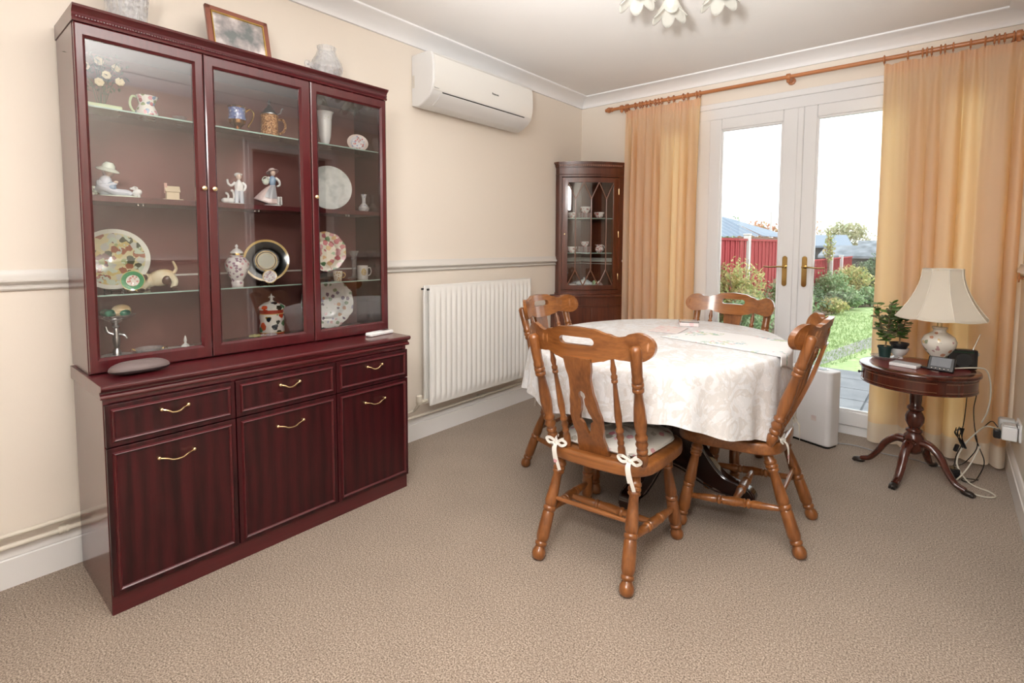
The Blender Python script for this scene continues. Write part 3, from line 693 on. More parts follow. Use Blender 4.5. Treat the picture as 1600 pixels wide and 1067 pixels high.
curtain(0.47, 1.05, 8.5, 5, [0.471, 0.485, 0.547, 0.585, 0.605, 0.637, 0.668, 0.709, 0.735, 0.759, 0.813, 0.852, 0.924, 0.957, 1.021, 1.044], 'cream curtain left of the garden doors, beside the corner cabinet', '')
curtain(2.105, 2.70, 7, 8, [2.104, 2.212, 2.277, 2.296, 2.316, 2.354, 2.372, 2.406, 2.476, 2.533, 2.568, 2.585, 2.606, 2.640, 2.69], 'cream curtain glowing orange with daylight behind the drum table', '')
# tieback hook on the right wall
t = tag(MB().turn((RW, -0.24, 1.03), (RW-0.035, -0.24, 1.03), [(0, 0.02), (0.15, 0.02), (0.2, 0.008), (0.7, 0.008), (0.75, 0.022), (0.9, 0.024), (1, 0.0)]).obj('tieback_knob', 'rod'), 'small turned wooden tieback knob on the right wall', 'knob')

# chandelier
t = thing('ceiling_light', 'brass ceiling light with white lily-shaped glass shades above the table', 'ceiling light', (1.556, -1.68, 2.425))
MB().lathe([(0, -0.025), (0.065, -0.025), (0.06, -0.012), (0.03, -0.02), (0.022, -0.05), (0.035, -0.07), (0.03, -0.1), (0.01, -0.115), (0.0, -0.13)]).obj('rose', 'brass', t)
def lily_mat():
    m, nt, N, L, B = new_mat('lily_shade_glass')
    B.inputs['Base Color'].default_value = (0.66, 0.66, 0.62, 1); B.inputs['Roughness'].default_value = 0.12
    tr = N.new('ShaderNodeBsdfTranslucent'); tr.inputs[0].default_value = (0.7, 0.68, 0.62, 1)
    x = N.new('ShaderNodeMixShader'); x.inputs[0].default_value = 0.4; L.new(B.outputs[0], x.inputs[1]); L.new(tr.outputs[0], x.inputs[2])
    tp = N.new('ShaderNodeBsdfTransparent'); y = N.new('ShaderNodeMixShader'); y.inputs[0].default_value = 0.38
    L.new(x.outputs[0], y.inputs[1]); L.new(tp.outputs[0], y.inputs[2]); L.new(y.outputs[0], N['Material Output'].inputs[0])
    return m
M['lily'] = lily_mat()
M['bulb'] = mat('lit_bulb', (1, 0.95, 0.85), 0.3, emit=(1.0, 0.9, 0.75, 1.2))
base_a = math.atan2(0.77, -0.64)
for k in range(5):
    a = base_a+2*PI*k/5; dx, dy = math.cos(a), math.sin(a); R1 = 0.165
    MB().tube(spline([(0.02*dx, 0.02*dy, -0.06), (0.09*dx, 0.09*dy, -0.035), (R1*dx, R1*dy, -0.075), ((R1+0.005)*dx, (R1+0.005)*dy, -0.115)]), 0.005, 8).obj('arm', 'brass', t)
    b = MB(); 
    def fl(u, v, dx=dx, dy=dy):
        an = 2*PI*u; pet = abs(math.cos(3*an)) ; tip = v**3
        r = 0.014+0.036*v+0.032*tip*(0.35+0.65*pet); z = -0.115-0.105*v-0.022*tip*pet+0.012*tip*(1-pet)
        c = Vector((R1*dx+dx*0.018*v, R1*dy+dy*0.018*v, z))
        return c+Vector((r*math.cos(an), r*math.sin(an), 0))
    sh = b.grid(fl, 48, 14, wrap_u=True).obj('shade', 'lily', t, angle=180)
    s = sh.modifiers.new('solid', 'SOLIDIFY'); s.thickness = 0.003
    MB().ell((R1*dx+dx*0.01, R1*dy+dy*0.01, -0.165), (0.014, 0.014, 0.026), 12, 8).obj('bulb', 'bulb', sh)
# ================================================================== SIDEBOARD AND DISPLAY CABINET
XB, XF = 0.045, 0.452          # back of the carcass, front of the carcass
YA, YB, YC, YD = -3.418, -3.034, -2.627, -2.247
sb = thing('sideboard', 'red mahogany sideboard with three drawers above three doors', 'sideboard', (0, 0, 0))
b = MB().bx(XB, XF, YA, YA+0.016, 0, 0.70).bx(XB, XF, YD-0.016, YD, 0, 0.70).bx(XB+0.001, XF-0.001, YA+0.003, YD-0.003, 0.07, 0.086).bx(XB+0.001, XF-0.001, YA+0.003, YD-0.003, 0.684, 0.699).bx(XB+0.001, XB+0.01, YA+0.003, YD-0.003, 0.07, 0.698)
for y in (YB, YC): b.bx(XB, XF, y-0.008, y+0.008, 0.08, 0.69)
b.obj('carcass', 'mahog', sb, smooth=False, bevel=0.0015)
MB().bx(XF-0.02, XF+0.002, YA+0.001, YD-0.001, 0, 0.066).obj('plinth', 'mahog_h', sb, smooth=False, bevel=0.001)
wp = [(XB-0.005, 0.700), (XF+0.008, 0.700), (XF+0.010, 0.706), (XF+0.008, 0.712), (XF-0.001, 0.716), (XF-0.001, 0.722), (XF+0.014, 0.726), (XF+0.021, 0.734), (XF+0.021, 0.741), (XF+0.016, 0.745), (XB-0.005, 0.745)]
MB().sweep(wp, (YA-0.006, YD+0.016), 'Y').obj('worktop', 'mahog_h', sb, angle=30, bevel=0.001)
def frame_front(b, x, y0, y1, z0, z1, ins, mw=0.011):
    """raised picture-frame moulding on a flat front"""
    a0, a1, c0, c1 = y0+ins, y1-ins, z0+ins, z1-ins
    sec = [(0, 0), (0.006, 0.2), (0.0085, 0.5), (0.006, 0.8), (0, 1)]
    loops = []
    for dx, t in sec:
        o = t*mw
        loops.append([b.bm.verts.new((x+dx, yy, zz)) for yy, zz in ((a0+o, c0+o), (a1-o, c0+o), (a1-o, c1-o), (a0+o, c1-o))])
    for A, Bq in zip(loops, loops[1:]):
        for k in range(4): b.bm.faces.new((A[k], A[(k+1) % 4], Bq[(k+1) % 4], Bq[k]))
def bow_handle(par, x, yc, zc, w):
    b = MB(); h = w/2
    for s in (-1, 1): b.ell((x+0.010, yc+s*h, zc), (0.0065, 0.0065, 0.0065), 12, 8).turn((x, yc+s*h, zc), (x+0.012, yc+s*h, zc), [(0, 0.0055), (0.2, 0.005), (0.5, 0.0028), (1, 0.004)], 10)
    b.tube(spline([(x+0.011, yc-h, zc), (x+0.018, yc-h*0.62, zc-0.004), (x+0.021, yc-h*0.25, zc-0.012), (x+0.021, yc+h*0.25, zc-0.012), (x+0.018, yc+h*0.62, zc-0.004), (x+0.011, yc+h, zc)]), 0.0028, 8)
    b.obj('handle', 'brass', par)
for k, (y0, y1) in enumerate(((YA, YB), (YB, YC), (YC, YD))):
    g = 0.002; y0 += g; y1 -= g; x = XF+0.016
    d = MB().bx(XF, x, y0, y1, 0.549, 0.683).obj('drawer', 'mahog_panel', sb, smooth=False, bevel=0.0015)
    b = MB(); frame_front(b, x, y0, y1, 0.549, 0.683, 0.014); b.obj('drawer_moulding', 'mahog_h', d)
    bow_handle(d, x, (y0+y1)/2-0.003, 0.638, 0.078)
    d = MB().bx(XF, x, y0, y1, 0.068, 0.545).obj('door', 'mahog_panel', sb, smooth=False, bevel=0.0015)
    b = MB(); frame_front(b, x, y0, y1, 0.068, 0.545, 0.014); b.obj('door_moulding', 'mahog_h', d)
    bow_handle(d, x, (y0+y1)/2-0.003, 0.478, 0.104)

XU = 0.262; XD = 0.282
dc = thing('display_cabinet', 'red mahogany glazed display cabinet standing on the sideboard', 'display cabinet', (0, 0, 0.745))
dz = -0.745
def dobj(b, name, m, par=None, **k):
    o = b.obj(name, m, par or dc, **k)
    if par is None: o.location = (0, 0, dz)
    return o
UA, UD = -3.414, -2.218
S_T, S_W, S_G, S_B = 1.640, 1.345, 1.008, 0.765     # shelf tops
dobj(MB().bx(0.02, XU, UA, UA+0.016, 0.746, 1.89).bx(0.02, XU, UD-0.016, UD, 0.746, 1.89).bx(0.021, XU-0.001, UA+0.002, UD-0.002, 1.872, 1.889), 'carcass', 'mahog', smooth=False, bevel=0.0015)
dobj(MB().bx(0.02, 0.026, UA+0.016, UD-0.016, 0.75, 1.88), 'back_panel', 'cab_inside', smooth=False)
dobj(MB().bx(0.0265, XU-0.001, UA+0.0165, UD-0.0165, 0.748, S_B), 'floor_panel', 'mahog_h', smooth=False)
dobj(MB().bx(0.027, XU-0.012, UA+0.017, UD-0.017, S_W-0.02, S_W), 'wooden_shelf', 'mahog_h', smooth=False, bevel=0.001)
UB_, UC_ = -3.020, -2.606
for z in (S_T, S_G):
    for y0, y1 in ((UA+0.018, UB_-0.002), (UB_+0.002, UC_-0.002), (UC_+0.002, UD-0.018)):
        o = dobj(MB().bx(0.028, XU-0.014, y0, y1, z-0.005, z), 'glass_shelf', 'shelfglass', smooth=False)
        MB().bx(XU-0.0145, XU-0.0138, y0, y1, z-0.005, z).obj('shelf_edge', 'shelfedge', o, smooth=False)
cp = [(0.015, 1.89), (XU+0.022, 1.89), (XU+0.024, 1.897), (XU+0.020, 1.903), (XU+0.023, 1.909), (XU+0.021, 1.916), (XU+0.026, 1.924), (XU+0.036, 1.932), (XU+0.038, 1.939), (0.015, 1.939)]
dobj(MB().sweep(cp, (UA-0.002, UD+0.003), 'Y'), 'cornice', 'mahog_h', angle=30)
b = MB()
for k in range(150): b.box((XU+0.0225, UA+0.01+k*0.0079, 1.905), (0.003, 0.0035, 0.003))
tag(dobj(b, 'beading', 'mahog', smooth=False))
# doors: stiles and rails with bevelled inner edge
for k, (y0, y1, g0, g1, kn) in enumerate(((UA+0.002, -3.040, -3.383, -3.074, -3.052), (-3.036, -2.618, -3.000, -2.664, -3.016), (-2.614, UD-0.002, -2.580, -2.252, -2.600))):
    z0, z1, h0, h1 = 0.750, 1.888, 0.798, 1.845
    b = MB()
    ch = 0.008; x0, x1 = XU, XU+0.020
    o = [(y0, z0), (y1, z0), (y1, z1), (y0, z1)]; i1 = [(g0-ch, h0-ch), (g1+ch, h0-ch), (g1+ch, h1+ch), (g0-ch, h1+ch)]; i2 = [(g0, h0), (g1, h0), (g1, h1), (g0, h1)]
    L0 = [b.bm.verts.new((x0, *p)) for p in o]; L1 = [b.bm.verts.new((x1-0.002, *p)) for p in o]; L1b = [b.bm.verts.new((x1, p[0]+(0.004 if p[0] == y0 else -0.004), p[1]+(0.004 if p[1] == z0 else -0.004))) for p in o]
    L2 = [b.bm.verts.new((x1, *p)) for p in i1]; L3 = [b.bm.verts.new((x1-0.008, *p)) for p in i2]; L4 = [b.bm.verts.new((x0, *p)) for p in i2]
    for A, Bq in zip((L0, L1, L1b, L2, L3, L4), (L1, L1b, L2, L3, L4, L0)):
        for q in range(4): b.bm.faces.new((A[q], A[(q+1) % 4], Bq[(q+1) % 4], Bq[q]))
    d = dobj(b, 'door', 'mahog', smooth=False)
    MB().bx(XU+0.005, XU+0.009, g0-0.003, g1+0.003, h0-0.003, h1+0.003).obj('glass_pane', 'cabpane', d, smooth=False)
    MB().turn((x1, kn, 1.391), (x1+0.017, kn, 1.391), [(0, 0.005), (0.4, 0.003), (0.55, 0.007), (0.8, 0.0085), (1, 0.003)], 14).obj('knob', 'brass', d)
for y in (-3.24, -2.83, -2.40):
    dobj(MB().turn((0.2, y, S_W-0.026), (0.2, y, S_W-0.0205), [(0, 0.006), (1, 0.006)]).turn((0.2, y+0.016, S_W-0.026), (0.2, y+0.016, S_W-0.0205), [(0, 0.006), (1, 0.006)]), 'magnet_catch', 'chrome')

# ---------------------------------------------------------------- things in the display cabinet
RT = math.atan2(-0.80, 2.2)     # turn a front (local +x) towards the room
ZUP = {}
M['fl_jug'] = floral('jug_blossom', (0.80, 0.78, 0.74), [(0.42, 0.12, 0.16), (0.20, 0.30, 0.45), (0.25, 0.32, 0.16), (0.7, 0.35, 0.4)], 60, 0.5, 0.8)
M['fl_pink'] = floral('pink_blossom', (0.82, 0.78, 0.77), [(0.62, 0.22, 0.28), (0.72, 0.42, 0.46), (0.35, 0.22, 0.3)], 75, 0.5, 0.7)
M['fl_imari'] = floral('imari_flowers', (0.82, 0.80, 0.76), [(0.62, 0.06, 0.02), (0.015, 0.03, 0.05), (0.10, 0.28, 0.14), (0.45, 0.30, 0.05), (0.70, 0.10, 0.03), (0.03, 0.04, 0.03)], 33, 0.50, 0.9,
    bands=('z', [(0.012, 0.027, (0.40, 0.05, 0.03)), (0.112, 0.128, (0.40, 0.05, 0.03)), (0.027, 0.030, (0.75, 0.55, 0.2)), (0.109, 0.112, (0.75, 0.55, 0.2))]))
M['fl_scallop'] = floral('pansy_plate', (0.76, 0.79, 0.80), [(0.10, 0.06, 0.14), (0.62, 0.34, 0.18), (0.66, 0.40, 0.44), (0.2, 0.3, 0.2), (0.30, 0.32, 0.50)], 42, 0.44, 0.7)
M['fl_rose'] = floral('rose_plate', (0.80, 0.72, 0.58), [(0.52, 0.10, 0.12), (0.66, 0.28, 0.30), (0.14, 0.28, 0.12), (0.70, 0.42, 0.18), (0.45, 0.12, 0.14)], 38, 0.55, 0.95)
M['fl_scene'] = floral('village_scene', (0.66, 0.60, 0.34), [(0.34, 0.12, 0.06), (0.08, 0.09, 0.05), (0.36, 0.42, 0.2), (0.62, 0.50, 0.2), (0.55, 0.56, 0.5), (0.2, 0.1, 0.1)], 46, 0.65, 0.95, second=((0.58, 0.66, 0.52), 0.60), bands=('r', [(0.096, 0.3, (0.76, 0.76, 0.68))]))
M['fl_tea'] = floral('teacup_print', (0.82, 0.74, 0.72), [(0.60, 0.20, 0.18), (0.66, 0.34, 0.32), (0.4, 0.14, 0.14)], 75, 0.55, 0.8)
M['fl_blue'] = floral('blue_blossom', (0.78, 0.79, 0.80), [(0.15, 0.2, 0.42), (0.3, 0.35, 0.5)], 110, 0.38, 0.5)
M['greyp'] = noise_mat('grey_print_plate', [(0.38, (0.50, 0.53, 0.52)), (0.52, (0.70, 0.72, 0.70)), (0.66, (0.62, 0.64, 0.62))], 16, 0.15, 0.4, dist=0.003)
M['greenpl'] = floral('green_bordered_plate', (0.8, 0.76, 0.7), [(0.62, 0.25, 0.22), (0.7, 0.4, 0.36)], 110, 0.45, 0.8, bands=('r', [(0.020, 0.0335, (0.04, 0.30, 0.12)), (0.0335, 0.2, (0.65, 0.6, 0.25))]))
M['smallpl'] = floral('little_plate', (0.8, 0.78, 0.77), [(0.55, 0.35, 0.4), (0.5, 0.45, 0.55)], 120, 0.45, 0.7, bands=('r', [(0.0255, 0.2, (0.7, 0.5, 0.2))]))
M['ovalpl'] = floral('oval_dish_print', (0.72, 0.72, 0.76), [(0.62, 0.15, 0.15), (0.6, 0.3, 0.3), (0.3, 0.35, 0.6)], 85, 0.45, 0.75, bands=('r', [(0.0365, 0.2, (0.72, 0.6, 0.55))]))
M['blackpl'] = floral('black_gilt_plate', (0.006, 0.007, 0.007), [(0.01, 0.01, 0.01)], 10, 0.1, 0.1, bands=('r', [(0.0, 0.034, (0.42, 0.42, 0.33)), (0.034, 0.036, (0.7, 0.5, 0.2)), (0.041, 0.045, (0.55, 0.36, 0.1)), (0.085, 0.095, (0.62, 0.42, 0.13))]))
M['stein'] = noise_mat('tan_stoneware', [(0.42, (0.20, 0.08, 0.03)), (0.55, (0.55, 0.28, 0.12)), (0.65, (0.62, 0.40, 0.22))], 150, 0.35, 0.8, dist=0.004)
M['bluepot'] = floral('blue_lustre', (0.16, 0.22, 0.45), [(0.45, 0.5, 0.65), (0.1, 0.12, 0.3)], 110, 0.5, 0.8)
M['copper'] = mat('copper_lustre', (0.42, 0.22, 0.09), 0.15, 0.85)
M['jade'] = mat('pale_green_ceramic', (0.50, 0.62, 0.38), 0.3, coat=0.3)
M['lladro'] = mat('pale_blue_porcelain', (0.66, 0.70, 0.78), 0.15, coat=0.6)
M['lladro_blue'] = mat('slate_blue_porcelain', (0.25, 0.36, 0.50), 0.15, coat=0.6)
M['lladro_pink'] = mat('blush_porcelain', (0.74, 0.60, 0.58), 0.15, coat=0.6)
M['lladro_skin'] = mat('skin_porcelain', (0.82, 0.64, 0.54), 0.15, coat=0.6)
M['lladro_green'] = mat('mint_porcelain', (0.70, 0.76, 0.66), 0.15, coat=0.6)
M['grey_ap'] = mat('grey_porcelain', (0.42, 0.42, 0.45), 0.15, coat=0.6)
M['cottage'] = mat('cottage_cream', (0.72, 0.60, 0.42), 0.6, bump=0.6, bscale=120)
M['cottage_r'] = mat('cottage_pink', (0.70, 0.42, 0.34), 0.6)
M['catfur'] = noise_mat('siamese_glaze', [(0.35, (0.66, 0.50, 0.28)), (0.6, (0.78, 0.72, 0.54))], 18, 0.15, 0.0)
M['catdark'] = mat('dark_brown_glaze', (0.10, 0.045, 0.03), 0.15, coat=0.5)
M['onyx_g'] = noise_mat('green_onyx', [(0.4, (0.01, 0.10, 0.07)), (0.65, (0.04, 0.28, 0.18))], 30, 0.1, 0.0)
M['onyx_c'] = noise_mat('cream_onyx', [(0.4, (0.66, 0.48, 0.26)), (0.65, (0.80, 0.68, 0.46))], 14, 0.12, 0.0)

def at(name, label, cat, x, y, z, rz=RT, group=None): return thing(name, label, cat, (x, y, z), rz, group)
def plate(name, m, r, x, y, z, label, tilt=12, rz=RT, depth=0.014, scallop=None, sx=1.0, stand='black', cat='plate', group=None, back='white'):
    t = at(name, label, cat, x, y, z, rz, group)
    prof = [(0, 0.0), (r*0.55, 0.0), (r*0.62, depth*0.35), (r*0.72, depth*0.6), (r, depth), (r*0.995, depth+0.002), (r*0.72, depth*0.6+0.003), (r*0.60, depth*0.35+0.003), (r*0.54, 0.0035), (0, 0.003)]
    b = MB().lathe(prof, None, 64, sx=sx, mod=scallop)
    o = b.obj('dish', m, t)
    a = math.radians(90-tilt)
    o.rotation_euler = (0, a, 0); o.location = (0.0, 0, r*sx*math.cos(math.radians(tilt))*1.0+0.006)
    if stand:
        b = MB(); rr = min(r, 0.08)
        for s in (-1, 1):
            yy = s*rr*0.35
            b.tube(spline([(0.035, yy, 0.012), (0.030, yy, 0.003), (0.0, yy, 0.003), (-0.028, yy*0.6, 0.003), (-0.030, yy*0.6, rr*0.5), (-0.022-rr*0.1, yy*0.4, rr*1.0)], 5), 0.0018, 6)
        b.tube([(-0.0285, -rr*0.21, 0.0035), (-0.0285, rr*0.21, 0.0035)], 0.0018, 6)
        b.obj('plate_stand', stand, t)
    return t
# upper glass shelf, left bay
t = at('flower_arrangement', 'arrangement of dark foliage and cream-gold flowers in a pale green trough', 'flower arrangement', 0.13, -3.318, S_T, 0)
MB().prism([(-0.03, -0.055), (0.03, -0.055), (0.03, 0.055), (-0.03, 0.055)], 0, 0.03).obj('trough', 'jade', t, bevel=0.004)
M['sprig'] = leaf_mat('dark_sprig_leaves', [(0.03, 0.05, 0.03), (0.08, 0.11, 0.06), (0.05, 0.06, 0.05)])
M['creamgold'] = mat('cream_gold_petals', (0.62, 0.52, 0.32), 0.5)
rg = random.Random(21); b = MB(); fb = MB(); stb = MB()
for k in range(150):
    a = rg.uniform(0, 2*PI); e = rg.uniform(0, 1)**0.6; h = rg.uniform(0.07, 0.195); rr = e*0.062*(0.4+h/0.15)
    p = Vector((rr*math.cos(a)*0.7, rr*math.sin(a), h)); s = rg.uniform(0.008, 0.015)
    q = Matrix.Rotation(rg.uniform(0, 6.28), 3, 'Z') @ Matrix.Rotation(rg.uniform(-1.2, 1.2), 3, 'X')
    b.bm.faces.new([b.bm.verts.new(p+q @ Vector(c)) for c in ((0, -s, 0), (s*0.4, 0, 0.002), (0, s, 0), (-s*0.4, 0, 0.002))])
    if k < 14: stb.tube([(0.0, 0.01*math.sin(a), 0.028), tuple(p*0.6+Vector((0, 0, 0.03))), tuple(p)], 0.001, 5)
for fx, fy, fz in ((0.02, -0.045, 0.15), (0.03, 0.012, 0.13), (0.01, 0.045, 0.165), (0.035, -0.01, 0.10), (0.02, -0.005, 0.175), (0.03, 0.05, 0.115)):
    for k in range(7):
        a = 2*PI*k/7; q = Matrix.Rotation(a, 4, 'X')
        fb.ell((fx+0.002, fy+0.008*math.cos(a), fz+0.008*math.sin(a)), (0.003, 0.0065, 0.0065), 8, 6)
    fb.ell((fx+0.004, fy, fz), (0.004, 0.004, 0.004), 8, 6)
b.obj('foliage', 'sprig', t, smooth=False); fb.obj('flowers', 'creamgold', t); stb.obj('stem', 'sprig', t)
def handle_tube(b, x, z0, z1, out, r=0.0035, y=1):
    h = z1-z0
    b.tube(spline([(0, y*x, z1), (0, y*(x+out*0.7), z1+h*0.02), (0, y*(x+out), z0+h*0.6), (0, y*(x+out*0.7), z0+h*0.2), (0, y*x*0.95, z0)], 6), r, 8)
t = at('jug', 'blossom-patterned jug with a green handle in the upper left of the cabinet', 'jug', 0.14, -3.185, S_T)
MB().lathe([(0, 0), (0.026, 0), (0.034, 0.012), (0.036, 0.025), (0.028, 0.045), (0.024, 0.055), (0.029, 0.075), (0.034, 0.086), (0.032, 0.086), (0.022, 0.056), (0.026, 0.04), (0, 0.008)], None, 28, mod=lambda a, z: 1+(0.12*max(0, math.cos(a-PI/2))**6 if z > 0.07 else 0)).obj('body', 'fl_jug', t)
b = MB(); handle_tube(b, 0.026, 0.02, 0.08, 0.024, 0.004, -1); b.obj('handle', 'jade', t)
t = at('dish', 'small shadowy glass dish at the right end of the top left shelf', 'dish', 0.10, -3.065, S_T)
MB().lathe([(0, 0), (0.012, 0), (0.012, 0.004), (0.005, 0.012), (0.020, 0.03), (0.026, 0.04), (0.024, 0.04), (0.004, 0.015), (0, 0.014)], None, 20).obj('bowl', 'crystal', t)
# upper glass shelf, middle bay
t = at('goblet_mug', 'blue and copper lustre goblet with curled gold handle', 'goblet', 0.14, -2.865, S_T)
MB().lathe([(0, 0), (0.022, 0), (0.022, 0.004), (0.010, 0.012), (0.008, 0.022), (0.018, 0.034), (0.030, 0.044), (0.033, 0.058)], None, 28).obj('foot', 'copper', t)
MB().lathe([(0.0325, 0.057), (0.034, 0.065), (0.031, 0.075), (0.031, 0.098), (0.034, 0.108), (0.032, 0.108), (0.028, 0.098), (0.028, 0.07), (0, 0.06)], None, 28).obj('bowl', 'bluepot', t)
MB().lathe([(0.0335, 0.106), (0.0355, 0.112), (0.034, 0.115), (0.032, 0.112)], None, 28).obj('rim', 'copper', t)
b = MB(); b.tube(spline([(0, 0.031, 0.095), (0, 0.048, 0.108), (0, 0.062, 0.092), (0, 0.055, 0.062), (0, 0.040, 0.038), (0, 0.046, 0.03)], 6), 0.003, 8); b.obj('handle', 'gold', t)
t = at('beer_stein', 'tan embossed beer stein with pewter lid', 'beer stein', 0.14, -2.73, S_T)
MB().lathe([(0, 0), (0.040, 0), (0.041, 0.006), (0.037, 0.012), (0.035, 0.04), (0.034, 0.09), (0.036, 0.10), (0.033, 0.105), (0, 0.105)], None, 32).obj('body', 'stein', t)
MB().lathe([(0.035, 0.105), (0.034, 0.11), (0.022, 0.12), (0.018, 0.13), (0.012, 0.134), (0.007, 0.145), (0.004, 0.15), (0.007, 0.155), (0.003, 0.165), (0, 0.17)], None, 24).tube([(0, 0.03, 0.11), (0, 0.045, 0.118), (0, 0.05, 0.135), (0, 0.056, 0.14)], 0.003, 8).obj('lid', 'pewter', t)
b = MB(); handle_tube(b, 0.034, 0.025, 0.088, 0.03, 0.005); b.obj('handle', 'stein', t)
# upper glass shelf, right bay
t = at('vase', 'tall flared white porcelain vase with a gilt band', 'vase', 0.12, -2.455, S_T)
M['vasep'] = floral('white_vase', (0.80, 0.80, 0.80), [(0.55, 0.5, 0.25), (0.5, 0.55, 0.4)], 130, 0.45, 0.6, bands=('z', [(-1, 0.135, (0.80, 0.80, 0.80)), (0.15, 1, (0.80, 0.80, 0.80))]))
MB().lathe([(0, 0), (0.030, 0), (0.029, 0.004), (0.014, 0.009), (0.012, 0.016), (0.020, 0.03), (0.027, 0.06), (0.030, 0.10), (0.032, 0.14), (0.036, 0.165), (0.042, 0.174), (0.040, 0.174), (0.030, 0.15), (0.026, 0.06), (0, 0.02)], None, 32).obj('body', 'vasep', t)
plate('oval_dish', 'ovalpl', 0.052, 0.14, -2.29, S_T, 'small oval dish with a red flower on the top right shelf', sx=0.84, stand='pewter', depth=0.008)
# middle wooden shelf
def arm(b, pts, r0, r1): b.tube(spline(pts, 5), r0, 8, taper=r1/r0)
t = at('girl_figurine', 'porcelain figurine of a seated girl in a wide hat with a lamb', 'figurine', 0.145, -3.285, S_W)
MB().ell((0, 0, 0.005), (0.036, 0.073, 0.008)).box((0, 0, 0.003), (0.055, 0.13, 0.006)).obj('base', 'lladro_green', t)
b = MB().ell((0.0, -0.035, 0.028), (0.026, 0.024, 0.022)).ell((0, -0.035, 0.055), (0.018, 0.020, 0.026), rot=Matrix.Rotation(-0.25, 4, 'X'))
arm(b, [(0.008, -0.05, 0.055), (0.026, -0.046, 0.04), (0.030, -0.02, 0.042), (0.024, 0.0, 0.053)], 0.0095, 0.006)
arm(b, [(-0.01, -0.03, 0.065), (0.01, -0.015, 0.05), (0.022, -0.005, 0.045)], 0.008, 0.006)
b.obj('torso', 'lladro', t)
b = MB(); b.tube(spline([(0.006, -0.048, 0.03), (0.022, -0.035, 0.035), (0.02, -0.005, 0.022), (0.016, 0.03, 0.02), (0.016, 0.042, 0.012)], 6), 0.02, 12, taper=0.55, flat=0.8); b.tube(spline([(0.0, -0.04, 0.02), (0.0, 0.0, 0.015), (-0.002, 0.035, 0.012)]), 0.016, 10, taper=0.6)
b.obj('skirt', 'lladro', t)
b = MB().ell((0.004, -0.022, 0.094), (0.014, 0.013, 0.016)).ell((0.018, -0.017, 0.094), (0.002, 0.002, 0.002)).turn((0, -0.03, 0.07), (0.003, -0.024, 0.086), [(0, 0.006), (1, 0.005)]).ell((0.028, 0.0, 0.055), (0.006, 0.007, 0.005))
b.obj('head', 'lladro_skin', t)
hr = Matrix.Translation((0.0, -0.024, 0.106)) @ Matrix.Rotation(math.radians(-14), 4, 'X') @ Matrix.Rotation(0.15, 4, 'Y')
MB().lathe([(0, 0.022), (0.010, 0.021), (0.018, 0.012), (0.020, 0.002), (0.036, -0.004), (0.040, -0.008), (0.039, -0.010), (0.018, -0.003), (0, 0.0)], hr, 28, mod=lambda a, z: 1+0.12*math.sin(2*a+1)*(z < 0)).obj('hat', 'lladro_green', t)
MB().ell((-0.006, -0.026, 0.092), (0.016, 0.017, 0.018)).obj('hair', 'lladro_pink', t)
b = MB().ell((0.012, 0.058, 0.022), (0.010, 0.016, 0.012), rot=Matrix.Rotation(0.5, 4, 'X')).ell((0.012, 0.052, 0.037), (0.007, 0.010, 0.008)).ell((0.012, 0.042, 0.036), (0.004, 0.006, 0.004))
for s in (-1, 1): b.ell((0.012+s*0.009, 0.055, 0.040), (0.006, 0.003, 0.003)); b.tube([(0.012+s*0.006, 0.064, 0.016), (0.012+s*0.006, 0.064, 0.004)], 0.0035, 6)
b.obj('lamb', 'white', t)
b = MB()
for k in range(9): b.ell((0.01+0.01*math.cos(k*2.4), -0.068+0.008*math.sin(k*2.4), 0.012+0.0035*k*0.8), (0.005, 0.006, 0.005), 8, 6)
b.obj('blossoms', 'lladro_green', t)
b = MB().ell((0.028, -0.012, 0.036), (0.010, 0.013, 0.011)); b.tube([(0.028+0.0*math.cos(a), -0.012+0.012*math.cos(a), 0.042+0.012*math.sin(a)) for a in [PI*k/8 for k in range(9)]], 0.0015, 6); b.obj('basket', 'lladro_blue', t)
t = at('cottage_ornament', 'little cream cottage ornament on the wooden shelf', 'ornament', 0.15, -3.115, S_W, RT+0.2)
MB().prism([(-0.022, -0.032), (0.022, -0.032), (0.024, 0.032), (-0.022, 0.032)], 0, 0.008).box((0, 0, 0.022), (0.03, 0.042, 0.03)).obj('walls', 'cottage', t, bevel=0.001)
MB().sweep([(-0.020, 0.036), (0, 0.058), (0.020, 0.036), (0.018, 0.034), (-0.018, 0.034)], (-0.024, 0.024), 'Y').obj('roof', 'cottage', t)
MB().bx(-0.004, 0.006, -0.026, -0.017, 0.03, 0.068).obj('chimney', 'cottage_r', t)
t = at('boy_figurine', 'white porcelain figurine of a boy with raised hand and geese', 'figurine', 0.15, -2.885, S_W)
MB().ell((0, -0.004, 0.004), (0.024, 0.046, 0.006)).obj('base', 'white', t)
b = MB()
for s in (-1, 1): b.tube([(0.0, 0.014+s*0.010, 0.006), (0.002, 0.014+s*0.009, 0.03), (0.0, 0.014+s*0.007, 0.062)], 0.0075, 10, taper=1.35)
b.obj('trousers', 'lladro', t)
b = MB().lathe([(0, 0), (0.015, 0), (0.017, 0.02), (0.016, 0.033), (0.007, 0.042), (0.005, 0.05), (0, 0.05)], Matrix.Translation((0, 0.014, 0.058)), 16, sx=0.75)
arm(b, [(0, 0.000, 0.094), (0.004, -0.014, 0.08), (0.01, -0.026, 0.088), (0.012, -0.029, 0.104)], 0.006, 0.004)
arm(b, [(0, 0.027, 0.094), (0.002, 0.038, 0.082), (0.0, 0.034, 0.066), (0.008, 0.028, 0.06)], 0.006, 0.0045)
b.obj('shirt', 'white', t)
MB().ell((0.002, 0.014, 0.119), (0.012, 0.0115, 0.014)).ell((0.014, 0.014, 0.118), (0.002, 0.002, 0.002)).obj('head', 'lladro_skin', t)
